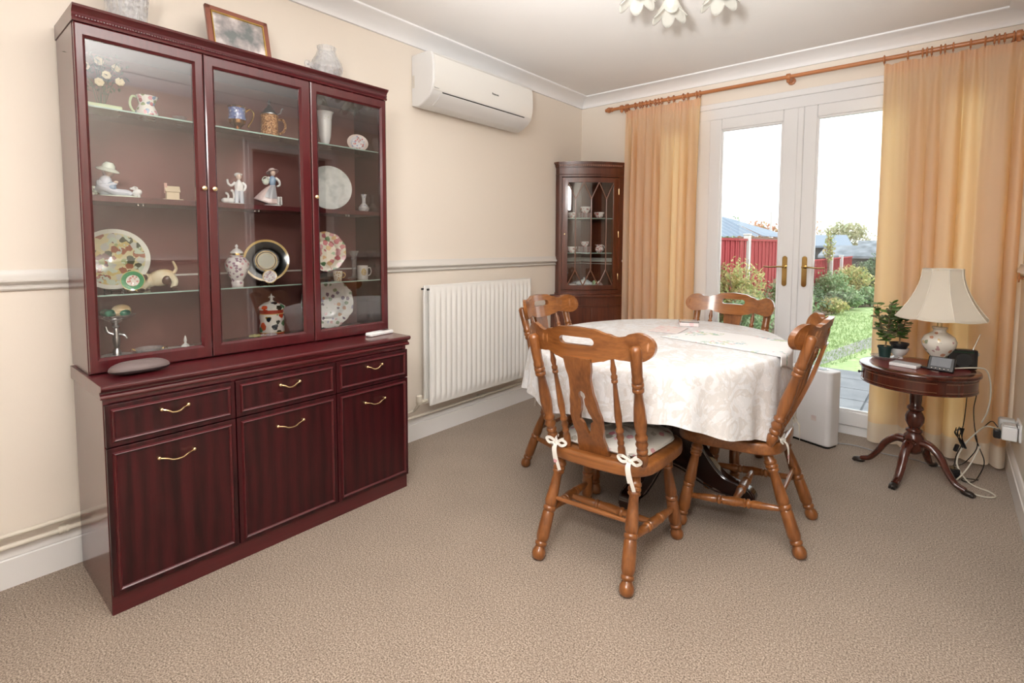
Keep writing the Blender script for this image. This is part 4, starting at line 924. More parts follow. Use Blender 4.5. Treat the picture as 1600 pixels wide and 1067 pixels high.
MB().ell((-0.002, 0.012, 0.125), (0.014, 0.015, 0.010)).ell((0.010, 0.022, 0.127), (0.006, 0.006, 0.003)).obj('cap', 'white', t)
b = MB()
for gy, gh in ((-0.018, 0.058), (-0.038, 0.046)):
    b.ell((0.004, gy, 0.018), (0.011, 0.015, 0.011)); b.tube(spline([(0.004, gy+0.008, 0.02), (0.006, gy+0.012, 0.035), (0.005, gy+0.008, gh), (0.008, gy+0.002, gh+0.002)]), 0.004, 8); b.ell((0.006, gy+0.006, gh), (0.005, 0.006, 0.005))
b.obj('geese', 'white', t)
t = at('lady_figurine', 'porcelain figurine of a lady in a blue bodice and billowing skirt', 'figurine', 0.15, -2.735, S_W)
b = MB().ell((0, 0.004, 0.006), (0.026, 0.036, 0.010))
for k in range(14): b.ell((0.016*math.cos(k*2.1), 0.026+0.016*math.sin(k*2.1), 0.014+0.0022*k), (0.006, 0.006, 0.006), 8, 6)
b.obj('base', 'white', t)
def skirt(u, v):
    a = 2*PI*u; zz = 0.012+0.083*v; k = 1-v; r = 0.012+0.030*k**0.8*(1+0.06*math.sin(7*a))
    return Vector((0.8*r*math.cos(a), 0.006+r*math.sin(a)-0.020*k**0.7-0.014*k*max(0, -math.sin(a)), zz+0.022*k*max(0, -math.sin(a))))
MB().grid(skirt, 40, 10, wrap_u=True, cap=True).obj('skirt', 'lladro_pink', t, angle=180)
MB().grid(lambda u, v: skirt(0.93+0.24*u, 0.28+0.7*v)*1.0+Vector((0.004, 0.0, 0)), 12, 6).obj('apron', 'grey_ap', t, angle=180)
MB().lathe([(0, 0), (0.0115, 0), (0.012, 0.01), (0.0155, 0.028), (0.012, 0.038), (0.005, 0.044), (0, 0.044)], Matrix.Translation((0, 0.006, 0.092)), 16, sx=0.8).obj('bodice', 'lladro_blue', t)
b = MB(); arm(b, [(0, 0.018, 0.128), (0.002, 0.032, 0.115), (0.002, 0.034, 0.098), (0.010, 0.024, 0.09)], 0.0065, 0.004); arm(b, [(0, -0.006, 0.128), (0.006, -0.020, 0.118), (0.016, -0.022, 0.106), (0.018, -0.012, 0.102)], 0.0065, 0.004)
b.obj('sleeves', 'white', t)
MB().ell((0.002, 0.008, 0.148), (0.011, 0.011, 0.013)).ell((0.013, 0.008, 0.147), (0.002, 0.002, 0.002)).turn((0, 0.007, 0.134), (0, 0.008, 0.142), [(0, 0.0045), (1, 0.0045)]).obj('head', 'lladro_skin', t)
MB().lathe([(0, 0.014), (0.012, 0.012), (0.016, 0.004), (0.026, 0.0), (0.027, -0.003), (0.014, -0.001), (0, 0)], Matrix.Translation((-0.002, 0.006, 0.155)) @ Matrix.Rotation(0.25, 4, 'X') @ Matrix.Rotation(-0.3, 4, 'Y'), 24).obj('hat', 'lladro_pink', t)
MB().ell((0.012, -0.022, 0.108), (0.012, 0.014, 0.014)).tube([(0.012, -0.022+0.014*math.cos(a), 0.112+0.018*math.sin(a)) for a in [PI*k/8 for k in range(9)]], 0.002, 6).obj('basket', 'lladro_green', t)
plate('plate', 'greyp', 0.108, 0.095, -2.425, S_W, 'large round grey-white embossed plate on the wooden shelf', tilt=8, depth=0.012, stand='gold')
t = at('bud_vase', 'small blue-sprigged white bud vase at the right end of the wooden shelf', 'vase', 0.14, -2.258, S_W)
MB().lathe([(0, 0), (0.018, 0), (0.019, 0.004), (0.026, 0.014), (0.027, 0.024), (0.018, 0.038), (0.009, 0.048), (0.009, 0.072), (0.015, 0.092), (0.013, 0.092), (0.006, 0.07), (0, 0.05)], None, 26).obj('body', 'fl_blue', t)
# lower glass shelf
plate('plate', 'fl_scene', 0.112, 0.088, -3.292, S_G, 'large plate painted with a country scene', tilt=10, stand='black')
plate('plate', 'greenpl', 0.036, 0.19, -3.262, S_G, 'small plate with a green border leaning before the country scene', tilt=4, stand='gold', depth=0.006, scallop=lambda a, z: 1+0.02*math.cos(8*a))
t = at('cat_figurine', 'glazed cream and brown Siamese cat figurine crouching', 'figurine', 0.13, -3.165, S_G)
b = MB().ell((0, 0.008, 0.045), (0.026, 0.045, 0.032), 24, 16, Matrix.Rotation(0.28, 4, 'X')).ell((0.0, -0.028, 0.036), (0.022, 0.026, 0.026), 20, 14)
b.tube(spline([(0.012, -0.03, 0.03), (0.016, -0.045, 0.016), (0.018, -0.05, 0.006)]), 0.010, 10).tube(spline([(-0.012, -0.03, 0.03), (-0.014, -0.04, 0.006)]), 0.010, 10)
b.tube(spline([(0.014, 0.04, 0.05), (0.018, 0.052, 0.03), (0.018, 0.045, 0.006)]), 0.013, 10, taper=0.7).tube(spline([(-0.014, 0.04, 0.05), (-0.018, 0.05, 0.03), (-0.018, 0.045, 0.006)]), 0.013, 10, taper=0.7)
b.ell((0.012, -0.046, 0.050), (0.019, 0.018, 0.018), 20, 14)
b.obj('body', 'catfur', t)
b = MB().ell((0.027, -0.045, 0.049), (0.0085, 0.013, 0.012)).ell((0.018, 0.05, 0.008), (0.012, 0.012, 0.008)).ell((0.018, -0.052, 0.005), (0.012, 0.010, 0.006)).ell((0.022, 0.026, 0.036), (0.008, 0.016, 0.018))
for s in (-1, 1): b.lathe([(0.008, 0), (0.005, 0.010), (0, 0.018)], Matrix.Translation((0.006+0.004*s, -0.046+s*0.012, 0.062)), 10)
b.obj('markings', 'catdark', t)
MB().tube(spline([(0, 0.048, 0.062), (-0.002, 0.056, 0.078), (0.0, 0.052, 0.095), (0.002, 0.046, 0.108)]), 0.0065, 10, taper=0.5).obj('tail', 'catfur', t)
t = at('ginger_jar', 'lidded pink and white ginger jar', 'jar', 0.145, -2.885, S_G)
MB().lathe([(0, 0), (0.022, 0), (0.024, 0.012), (0.021, 0.022), (0.036, 0.05), (0.046, 0.078), (0.046, 0.098), (0.034, 0.116), (0.020, 0.122), (0.019, 0.130), (0, 0.130)], None, 36, mod=lambda a, z: 1+0.025*abs(math.cos(4*a))).obj('body', 'fl_pink', t)
MB().lathe([(0.026, 0.126), (0.025, 0.134), (0.024, 0.142), (0.014, 0.152), (0.006, 0.156), (0.004, 0.160), (0.007, 0.165), (0.003, 0.172), (0, 0.174)], None, 24).obj('lid', 'white', t)
MB().lathe([(0.0265, 0.128), (0.027, 0.132), (0.0265, 0.136), (0.0255, 0.132)], None, 24).obj('gilt_band', 'gold', t)
plate('plate', 'blackpl', 0.095, 0.085, -2.735, S_G, 'black plate with gilt rings and a grey medallion', tilt=10, stand='black')
plate('plate', 'smallpl', 0.029, 0.19, -2.77, S_G, 'tiny white plate on a gilt stand before the black plate', tilt=12, stand='gold', depth=0.005)
plate('plate', 'fl_rose', 0.098, 0.095, -2.452, S_G+0.035, 'plate crowded with red roses on a black stand', tilt=10, stand=None, scallop=lambda a, z: 1+0.02*math.cos(10*a))
bpy.context.view_layer.update()
t = at('plate_stand', 'black wooden easel holding up the rose plate', 'plate stand', 0.105, -2.452, S_G)
MB().bx(-0.04, 0.03, -0.045, -0.035, 0, 0.008).bx(-0.04, 0.03, 0.035, 0.045, 0, 0.008).bx(-0.04, -0.03, -0.045, 0.045, 0, 0.008).bx(0.014, 0.028, -0.045, 0.045, 0.002, 0.036).bx(-0.043, -0.035, -0.012, 0.012, 0.0, 0.12).obj('frame', 'black', t, bevel=0.002)
t = at('cup', 'small gilt-patterned white cup before the rose plate', 'cup', 0.18, -2.437, S_G)
M['cupgold'] = floral('gilt_cup', (0.78, 0.72, 0.62), [(0.6, 0.4, 0.15), (0.5, 0.3, 0.15)], 110, 0.45, 0.5)
MB().lathe([(0, 0), (0.017, 0), (0.019, 0.004), (0.021, 0.02), (0.023, 0.046), (0.021, 0.046), (0.018, 0.01), (0, 0.006)], None, 24).obj('body', 'cupgold', t)
b = MB(); handle_tube(b, 0.021, 0.012, 0.036, 0.014, 0.0022); b.obj('handle', 'gold', t)
t = at('mug', 'white commemorative mug with a gilt crest', 'mug', 0.16, -2.285, S_G)
MB().lathe([(0, 0), (0.026, 0), (0.0275, 0.003), (0.0275, 0.068), (0.0255, 0.068), (0.025, 0.006), (0, 0.005)], None, 28).obj('body', 'white', t)
b = MB(); handle_tube(b, 0.027, 0.014, 0.055, 0.017, 0.003); b.obj('handle', 'white', t)
M['crest'] = floral('crest_print', (0.62, 0.48, 0.2), [(0.45, 0.3, 0.08), (0.3, 0.2, 0.25), (0.6, 0.5, 0.4)], 160, 0.5, 0.9)
MB().grid(lambda u, v: Vector((0.0279*math.cos((u-0.5)*0.95*math.sin(PI*(0.18+0.7*v))), 0.0279*math.sin((u-0.5)*0.95*math.sin(PI*(0.18+0.7*v))), 0.018+0.036*v)), 10, 6).obj('crest', 'crest', t)
t = at('candlestick', 'cut-glass candlestick behind the commemorative mug', 'candlestick', 0.085, -2.285, S_G)
MB().lathe([(0, 0), (0.030, 0), (0.030, 0.006), (0.014, 0.012), (0.010, 0.02), (0.012, 0.09), (0.016, 0.10), (0.012, 0.11), (0.022, 0.125), (0.028, 0.142), (0.026, 0.142), (0.010, 0.12), (0, 0.118)], None, 8).obj('body', 'crystal', t, angle=20)
# cabinet floor
t = at('comport', 'glass comport on a cherub stem with a marble base', 'comport', 0.145, -3.308, S_B)
MB().lathe([(0, 0), (0.048, 0), (0.05, 0.004), (0.05, 0.012), (0.045, 0.016), (0, 0.016)], None, 30).obj('base', 'white', t)
b = MB().lathe([(0.014, 0.016), (0.012, 0.03), (0.007, 0.04), (0.010, 0.055), (0.012, 0.075), (0.008, 0.09), (0.009, 0.10), (0.006, 0.112), (0.012, 0.12), (0.006, 0.13), (0.02, 0.14)], None, 16)
arm(b, [(0, 0.008, 0.09), (0.004, 0.024, 0.086), (0.006, 0.032, 0.074)], 0.005, 0.003); arm(b, [(0, -0.008, 0.09), (0.002, -0.024, 0.10), (0, -0.03, 0.12)], 0.005, 0.003)
b.obj('cherub_stem', 'pewter', t)
MB().lathe([(0, 0.138), (0.02, 0.14), (0.044, 0.150), (0.060, 0.162), (0.056, 0.163), (0.04, 0.154), (0.018, 0.144), (0, 0.143)], None, 32, mod=lambda a, z: 1+(0.07*math.cos(8*a) if z > 0.155 else 0)).obj('bowl', 'crystal', t, angle=25)
eggs = [(0.005, 0.018, 0.030, 'onyx_c', 'large cream onyx egg in the glass comport', 0.0), (0.024, -0.012, 0.019, 'onyx_g', 'front green onyx egg in the glass comport', 0.0), (0.018, 0.030, 0.017, 'onyx_g', 'right green onyx egg in the glass comport', 0), (-0.012, -0.03, 0.018, 'onyx_g', 'left green onyx egg in the glass comport', 0)]
for ex, ey, er, em, el, _ in eggs:
    q = Matrix.Rotation(RT, 4, 'Z') @ Vector((ex, ey, 0))
    o = MB().ell((0, 0, 0), (er*0.78, er, er*0.76), 20, 14).obj('onyx_egg', em, loc=(0.145+q.x, -3.308+q.y, S_B+0.150+er*0.76+0.18*math.hypot(ex, ey)), rot=(0, 0, RT+ex*30))
    tag(o, el, 'egg', 'onyx eggs in the comport')
t = at('glass_dish', 'low cut-glass dish with small gilt handles', 'dish', 0.15, -3.21, S_B)
MB().lathe([(0, 0), (0.030, 0), (0.040, 0.01), (0.045, 0.028), (0.042, 0.028), (0.034, 0.01), (0, 0.006)], None, 24, mod=lambda a, z: 1+0.04*math.cos(12*a)).obj('bowl', 'crystal', t, angle=20)
b = MB()
for s in (-1, 1): b.tube([(0, s*0.043, 0.02), (0, s*0.054, 0.028), (0.004, s*0.056, 0.02)], 0.002, 6)
b.obj('handle', 'gold', t)
t = at('tray', 'shallow white rectangular box lying on the cabinet floor', 'tray', 0.155, -3.108, S_B, RT)
MB().bx(-0.022, 0.028, -0.058, 0.045, 0, 0.016).obj('box', 'wplastic', t, bevel=0.002)
MB().bx(-0.0, 0.0285, 0.0, 0.02, 0.002, 0.008).obj('label', 'black', t, smooth=False)
t = at('bottle', 'small white porcelain scent bottle with a pointed stopper', 'bottle', 0.205, -3.107, S_B, RT)
MB().lathe([(0, 0), (0.020, 0), (0.020, 0.028), (0.015, 0.032), (0.006, 0.036), (0.005, 0.044), (0, 0.044)], Matrix.Rotation(PI/4, 4, 'Z'), 4).obj('body', 'white', t, bevel=0.002)
MB().lathe([(0.0055, 0.043), (0.006, 0.05), (0.003, 0.062), (0, 0.068)], None, 14).obj('stopper', 'white', t)
MB().bx(0.0142, 0.0148, -0.007, 0.007, 0.010, 0.022).obj('label', 'pewter', t, smooth=False)
t = at('biscuit_jar', 'large lidded white jar with red and black flowers', 'jar', 0.135, -2.74, S_B)
MB().lathe([(0, 0), (0.056, 0), (0.056, 0.008), (0.052, 0.012), (0.051, 0.07), (0.052, 0.128), (0.054, 0.134), (0.050, 0.136), (0, 0.136)], None, 40).obj('body', 'fl_imari', t)
MB().lathe([(0.056, 0.134), (0.057, 0.140), (0.045, 0.150), (0.026, 0.160), (0.012, 0.163), (0.010, 0.166), (0, 0.166)], None, 36).obj('lid', 'fl_imari', t)
b = MB().lathe([(0.008, 0.164), (0.005, 0.172), (0.007, 0.178), (0.004, 0.19), (0, 0.20)], None, 14)
for s in (-1, 1): b.tube([(0, 0, 0.178), (0, s*0.008, 0.186), (0, s*0.011, 0.180)], 0.0025, 6)
b.obj('finial', 'white', t)
t = at('flower_ornament', 'white porcelain book with moulded flowers before the lidded jar', 'ornament', 0.205, -2.79, S_B, RT)
MB().prism([(-0.022, -0.07), (0.028, -0.07), (0.028, 0.078), (-0.022, 0.078)], 0, 0.016).obj('base', 'white', t, bevel=0.005)
M['lemon'] = mat('lemon_petals', (0.72, 0.68, 0.30), 0.25, coat=0.4); M['lilac'] = mat('lilac_petals', (0.72, 0.62, 0.70), 0.25, coat=0.4); M['leafg'] = mat('moulded_green_leaves', (0.22, 0.32, 0.12), 0.3, coat=0.4)
for fy, m_, s_ in ((-0.052, 'lemon', 1.2), (0.012, 'lilac', 1.15), (-0.02, 'lladro_pink', 0.8)):
    b = MB()
    for k in range(6):
        a = 2*PI*k/6; b.ell((0.006+s_*0.012*math.cos(a), fy+s_*0.012*math.sin(a), 0.024+0.004*s_), (0.010*s_, 0.010*s_, 0.005), 10, 6)
    b.ell((0.006, fy, 0.030), (0.005, 0.005, 0.005), 8, 6); b.obj('flower', m_, t)
b = MB()
for k in range(9): b.ell((0.004+0.014*math.cos(k*1.9), -0.02+0.032*math.sin(k*2.7), 0.022), (0.007, 0.011, 0.004), 8, 6, Matrix.Rotation(k, 4, 'Z'))
b.obj('leaves', 'leafg', t)
plate('scalloped_plate', 'fl_scallop', 0.122, 0.085, -2.44, S_B, 'large scalloped plate with pansies on the cabinet floor', tilt=8, scallop=lambda a, z: 1+0.035*abs(math.sin(4*a))+0.02*math.cos(16*a)*(z > 0.01), stand='black')
# on top of the cabinet
t = thing('crystal_vase', 'tall fluted crystal vase on the left of the cabinet top', 'vase', (0.135, -3.232, 1.939), 0)
MB().lathe([(0, 0), (0.058, 0), (0.060, 0.006), (0.058, 0.03), (0.062, 0.10), (0.070, 0.16), (0.078, 0.175), (0.074, 0.175), (0.056, 0.10), (0.050, 0.012), (0, 0.010)], None, 40, mod=lambda a, z: 1+0.03*math.cos(20*a)).obj('body', 'crystal', t, angle=20)
t = thing('photo_frame', 'brown picture frame with a faded photograph, leaning on the cabinet top', 'picture frame', (0.165, -2.846, 1.939), 0, rot=(0, math.radians(-13), 0.02))
b = MB(); w2, h2, fw = 0.125, 0.205, 0.020
for y0, y1, z0, z1 in ((-w2, -w2+fw, 0, h2), (w2-fw, w2, 0, h2), (-w2, w2, 0, fw), (-w2, w2, h2-fw, h2)): b.bx(-0.008, 0.008, y0, y1, z0, z1)
M['frame_br'] = mat('brown_frame', (0.26, 0.09, 0.06), 0.35, coat=0.3)
b.obj('frame', 'frame_br', t, bevel=0.003)
b = MB()
for y0, y1, z0, z1 in ((-w2+fw, -w2+fw+0.004, fw, h2-fw), (w2-fw-0.004, w2-fw, fw, h2-fw), (-w2+fw, w2-fw, fw, fw+0.004), (-w2+fw, w2-fw, h2-fw-0.004, h2-fw)): b.bx(0.0, 0.009, y0, y1, z0, z1)
b.obj('gilt_slip', 'gold', t, smooth=False)
M['photo'] = noise_mat('faded_photograph', [(0.36, (0.20, 0.22, 0.22)), (0.5, (0.42, 0.38, 0.38)), (0.62, (0.74, 0.70, 0.70))], 13, 0.25, 0.0)
MB().bx(-0.004, 0.001, -w2+fw, w2-fw, fw, h2-fw).obj('photograph', 'photo', t, smooth=False)
MB().box((-0.045, 0, 0.075), (0.004, 0.05, 0.15), rot=Matrix.Rotation(0.42, 4, 'Y')).obj('strut', 'black', t, smooth=False)
t = thing('crystal_basket', 'cut-crystal basket with pinched sides on the right of the cabinet top', 'crystal bowl', (0.16, -2.462, 1.939), 0)
b = MB().lathe([(0, 0), (0.035, 0), (0.040, 0.005), (0.060, 0.035), (0.068, 0.065), (0.060, 0.095), (0.044, 0.125), (0.037, 0.150), (0.040, 0.165), (0.036, 0.164), (0.034, 0.15), (0.040, 0.125), (0.056, 0.09), (0.062, 0.06), (0.03, 0.012), (0, 0.010)], None, 28, sy=1.1, mod=lambda a, z: 1+0.03*math.cos(14*a))
b.tube(spline([(0, -0.062, 0.05), (0, -0.085, 0.068), (0, -0.100, 0.072), (0, -0.095, 0.045), (0, -0.065, 0.025)]), 0.010, 8)
b.obj('body', 'crystal', t, angle=20)
# on the worktop
t = thing('spectacle_case', 'grey-brown hard spectacle case on the left of the worktop', 'spectacle case', (0.350, -3.292, 0.745), PI/2+0.0)
M['case'] = mat('grey_brown_leatherette', (0.15, 0.11, 0.105), 0.5, bump=0.3, bscale=500)
def case(u, v, lo, hi, sg):
    a = 2*PI*u; k = math.sin(v*PI/2); r = math.cos(v*PI/2)
    return Vector((0.088*abs(math.cos(a))**0.75*math.copysign(1, math.cos(a))*(0.25+0.75*r) if r > 0.01 else 0.0, 0.040*abs(math.sin(a))**0.85*math.copysign(1, math.sin(a))*r, lo+sg*(hi)*k))
MB().grid(lambda u, v: case(u, v, 0.018, 0.028, 1), 40, 9, wrap_u=True).obj('lid', 'case', t, angle=70, merge=0.0002)
M['case2'] = mat('dark_case_base', (0.055, 0.042, 0.042), 0.35)
MB().grid(lambda u, v: case(u, v, 0.0175, 0.0165, -1), 40, 9, wrap_u=True).obj('base', 'case2', t, angle=70, merge=0.0002)
MB().ell((0.03, 0.040, 0.0175), (0.004, 0.002, 0.003)).ell((-0.05, 0.038, 0.0175), (0.004, 0.002, 0.003)).obj('hinge', 'chrome', t)
t = thing('remote_control', 'white air conditioner remote control on the right of the worktop', 'remote control', (0.335, -2.312, 0.745), PI/2+0.15)
MB().prism([(-0.072, -0.022), (0.072, -0.024), (0.075, 0), (0.072, 0.024), (-0.072, 0.022), (-0.075, 0)], 0, 0.018).obj('casing', 'wplastic', t, bevel=0.006, bseg=3)
MB().bx(0.018, 0.062, -0.015, 0.015, 0.0175, 0.0187).obj('screen', 'pewter', t, smooth=False)
# ================================================================== DINING CHAIRS
LEG = [(0, .017), (.09, .018), (.10, .0225), (.125, .0225), (.135, .019), (.145, .0225), (.165, .0225), (.175, .019), (.185, .022), (.20, .021), (.215, .0155), (.33, .0185), (.47, .0225), (.50, .021), (.51, .018), (.52, .023), (.55, .023), (.56, .019), (.575, .0215), (.79, .0235), (.82, .0205), (.835, .0175), (.845, .0215), (.87, .0215), (.88, .0165), (.895, .018), (.92, .0235), (.955, .0245), (.985, .021), (1, .014)]
POST = [(0, .013), (.05, .0185), (.09, .020), (.105, .0155), (.12, .020), (.14, .020), (.15, .0155), (.19, .0225), (.225, .016), (.235, .0215), (.26, .0215), (.27, .016), (.33, .021), (.40, .0228), (.50, .020), (.63, .0145), (.64, .0203), (.665, .0203), (.672, .0172), (.68, .0208), (.705, .0208), (.712, .0172), (.72, .0203), (.745, .0198), (.755, .018), (.80, .019), (.97, .0198), (.99, .015), (1, 0)]
SPIN = [(0, .0085), (.06, .0135), (.14, .0135), (.17, .0095), (.18, .0125), (.20, .0125), (.21, .0095), (.25, .0145), (.29, .0105), (.30, .0145), (.325, .0145), (.335, .0095), (.45, .0135), (.60, .0105), (.77, .0075), (.78, .0115), (.80, .0115), (.805, .009), (.82, .0115), (.84, .0115), (.85, .0075), (.90, .011), (.95, .0075), (1, .006)]
STR = [(0, .009), (.12, .0125), (.30, .0165), (.33, .0125), (.34, .0185), (.365, .0185), (.375, .0125), (.39, .0185), (.41, .0165), (.5, .0195), (.59, .0165), (.61, .0185), (.625, .0125), (.635, .0185), (.66, .0185), (.67, .0125), (.70, .0165), (.88, .0125), (1, .009)]
def lerp(a, b, t): return tuple(a[i]+(b[i]-a[i])*t for i in range(3))
def make_chair(label):
    t = thing('dining_chair', label, 'chair', group=None)
    # seat
    def outline(u):
        a = 2*PI*u; cx = math.cos(a); cy = math.sin(a); n = 0.42
        x = math.copysign(abs(cx)**n, cx); y = math.copysign(abs(cy)**n, cy)
        w = 0.224+0.016*y
        return x*w, -0.005+y*0.197*(1+(0.05*(1-x*x) if y > 0 else -0.0)) - (0.012*(1-x*x) if y < 0 else 0)
    rows = [(0.90, 0.371), (0.975, 0.371), (0.995, 0.374), (1.003, 0.381), (1.003, 0.405), (0.995, 0.4145), (0.975, 0.418), (0.80, 0.417), (0.4, 0.414)]
    b = MB(); V = []
    for s, z in rows: V.append([b.bm.verts.new((outline(k/56)[0]*s, outline(k/56)[1]*s, z)) for k in range(56)])
    for A, Bq in zip(V, V[1:]):
        for k in range(56): b.bm.faces.new((A[k], A[(k+1) % 56], Bq[(k+1) % 56], Bq[k]))
    b.bm.faces.new(V[0][::-1]); b.bm.faces.new(V[-1]); b.obj('seat', 'oak_h', t, angle=50)
    rt = {}; 
    for s in (-1, 1):
        rt['r', s] = ((s*0.150, -0.150, 0.380), (s*0.178, -0.288, 0.0)); rt['f', s] = ((s*0.165, 0.105, 0.380), (s*0.206, 0.165, 0.0))
    for q in rt.values(): MB().turn(q[0], q[1], [(a_, r_*1.06) for a_, r_ in LEG], 20).obj('leg', 'oak', t, angle=60)
    for s in (-1, 1):
        MB().turn(lerp(*rt['r', s], .56), lerp(*rt['f', s], .66), STR, 16).obj('side_stretcher', 'oak_h', t, angle=60)
    mids = [lerp(lerp(*rt['r', s], .56), lerp(*rt['f', s], .66), .5) for s in (-1, 1)]
    MB().turn(mids[0], mids[1], STR, 16).obj('cross_stretcher', 'oak_h', t, angle=60)
    MB().turn(lerp(*rt['r', -1], .43), lerp(*rt['r', 1], .43), [(0, .0075), (.5, .0095), (1, .0075)], 12).obj('rear_stretcher', 'oak_h', t)
    # back
    yb = lambda z: -0.165-0.31*(z-0.43)
    for s in (-1, 1):
        p0 = (s*0.182, -0.165, 0.412); p1 = (s*0.198, -0.298, 0.858)
        b = MB().turn(p0, p1, POST, 18)
        for tt in (.90, .955):
            q = lerp(p0, p1, tt); b.ell((q[0], q[1]-0.016, q[2]), (0.005, 0.004, 0.005), 10, 6)
        b.obj('back_post', 'oak', t, angle=60)
        MB().turn((s*0.110, -0.176, 0.412), (s*0.118, -0.297, 0.808), SPIN, 14).obj('spindle', 'oak', t, angle=60)
    # crest rail
    def top(x):
        x = abs(x); lobe = 0.848+math.sqrt(max(0, 0.050**2-min(0.050, abs(x-0.195))**2)) if x > 0.165 else 0
        mid = interp([(0, 0.909), (0.06, 0.905), (0.11, 0.891), (0.138, 0.881), (0.158, 0.884), (0.178, 0.8945), (0.195, 0.898), (0.245, 0.848)], x)
        return lobe if x > 0.195 else mid
    def bot(x):
        x = abs(x)
        if x > 0.195: return 0.848-math.sqrt(max(0, 0.050**2-min(0.050, x-0.195)**2))
        return interp([(0, 0.786), (0.05, 0.787), (0.09, 0.795), (0.115, 0.804), (0.125, 0.807), (0.15, 0.803), (0.195, 0.798)], x)
    xs = [-0.245+0.0016*k*k*0.5 for k in range(6)]
    xs = sorted(set([round(-0.245*math.cos(PI*k/72), 5) for k in range(73)]+[round(s*x, 5) for s in (-1, 1) for x in (0.066, 0.0655, 0.064, 0.061, 0.057, 0.11, 0.118, 0.125)]))
    cols = []
    hz = lambda x: 0.860-0.10*x*x*30*0.033
    for x in xs:
        tp, bo = top(x), bot(x); m = hz(x)
        hh = 0.0145*math.sqrt(max(0, 1-max(0, (abs(x)-0.050)/0.016)**2)) if abs(x) < 0.0661 else 0
        m = min(max(m, bo+0.001), tp-0.001)
        if tp-bo < 0.004: m = (tp+bo)/2
        cols.append((x, [[bo, bo+(m-hh-bo)*0.5, m-hh], [m+hh, m+hh+(tp-m-hh)*0.5, tp]]))
    fy = lambda x, z: -0.336+0.09*(x/0.245)**2-0.22*(z-0.85)
    b = MB().slabgrid(cols, fy, 0.021)
    bmesh.ops.remove_doubles(b.bm, verts=b.bm.verts, dist=0.00005)
    # drop internal walls where no hole
    kill = [f for f in b.bm.faces if any(not e.is_manifold and len(e.link_faces) > 2 for e in f.edges) and abs(f.normal.z) > 0.5]
    bmesh.ops.delete(b.bm, geom=[f for f in b.bm.faces if f.calc_area() < 1e-9], context='FACES')
    b.obj('crest_rail', 'oak_h', t, bevel=0.004, bseg=3, angle=40)
    # splat: columns along z
    wid = [(0.412, .061), (0.45, .059), (0.49, .053), (0.53, .060), (0.575, .062), (0.62, .054), (0.68, .044), (0.72, .042), (0.765, .050), (0.80, .053)]
    hol = [(0.500, 0.0), (0.515, .007), (0.535, .012), (0.548, .015), (0.56, .027), (0.572, .024), (0.60, .013), (0.625, .007), (0.645, .007), (0.655, .013), (0.668, .011), (0.678, 0.0)]
    cols = []
    zs = sorted(set([0.412+0.388*k/50 for k in range(51)]+[z for z, _ in hol]))
    b = MB(); rows = []
    def sy(z):
        k = (z-0.412)/0.388; return -0.180-0.150*k-0.020*math.sin(PI*k)*0.6
    for z in zs:
        w = interp(wid, z); h = interp(hol, z) if 0.5 < z < 0.678 else 0.0
        rows.append([[[b.bm.verts.new((x, sy(z)+yy, z)) for yy in (0, 0.015)] for x in xx] for xx in ((-w, -w*0.5-h*0.5, -h), (h, w*0.5+h*0.5, w))])
    for A, Bq in zip(rows, rows[1:]):
        for a, c in zip(A, Bq):
            for j in range(2):
                b.bm.faces.new((a[j][0], a[j+1][0], c[j+1][0], c[j][0])); b.bm.faces.new((a[j][1], c[j][1], c[j+1][1], a[j+1][1]))
            for j in (0, 2): b.bm.faces.new((a[j][0], c[j][0], c[j][1], a[j][1]))
    for row in (rows[0], rows[-1]):
        for a in row:
            for j in range(2): b.bm.faces.new((a[j][0], a[j][1], a[j+1][1], a[j+1][0]))
    b.obj('splat', 'oak', t, bevel=0.002, angle=40)
    return t
chairs = []
CH = [('honey wooden dining chair with its back to the camera, nearest the viewer', 1.453, -2.000, 4.5),
      ('honey wooden dining chair on the radiator side of the table', 1.029, -1.505, -88.8),
      ('honey wooden dining chair at the right end of the table, seen side-on', 1.760, -1.490, 93.8),
      ('honey wooden dining chair on the far side of the table, back to the garden doors', 1.48, -1.016, 177.2)]
proto = make_chair(CH[0][0])
for k, (lb, x, y, r) in enumerate(CH):
    c = proto if k == 0 else copy_tree(proto)
    c.location = (x, y, 0); c.rotation_euler = (0, 0, math.radians(r)); c['label'] = lb; c['group'] = 'dining chairs round the oval table'

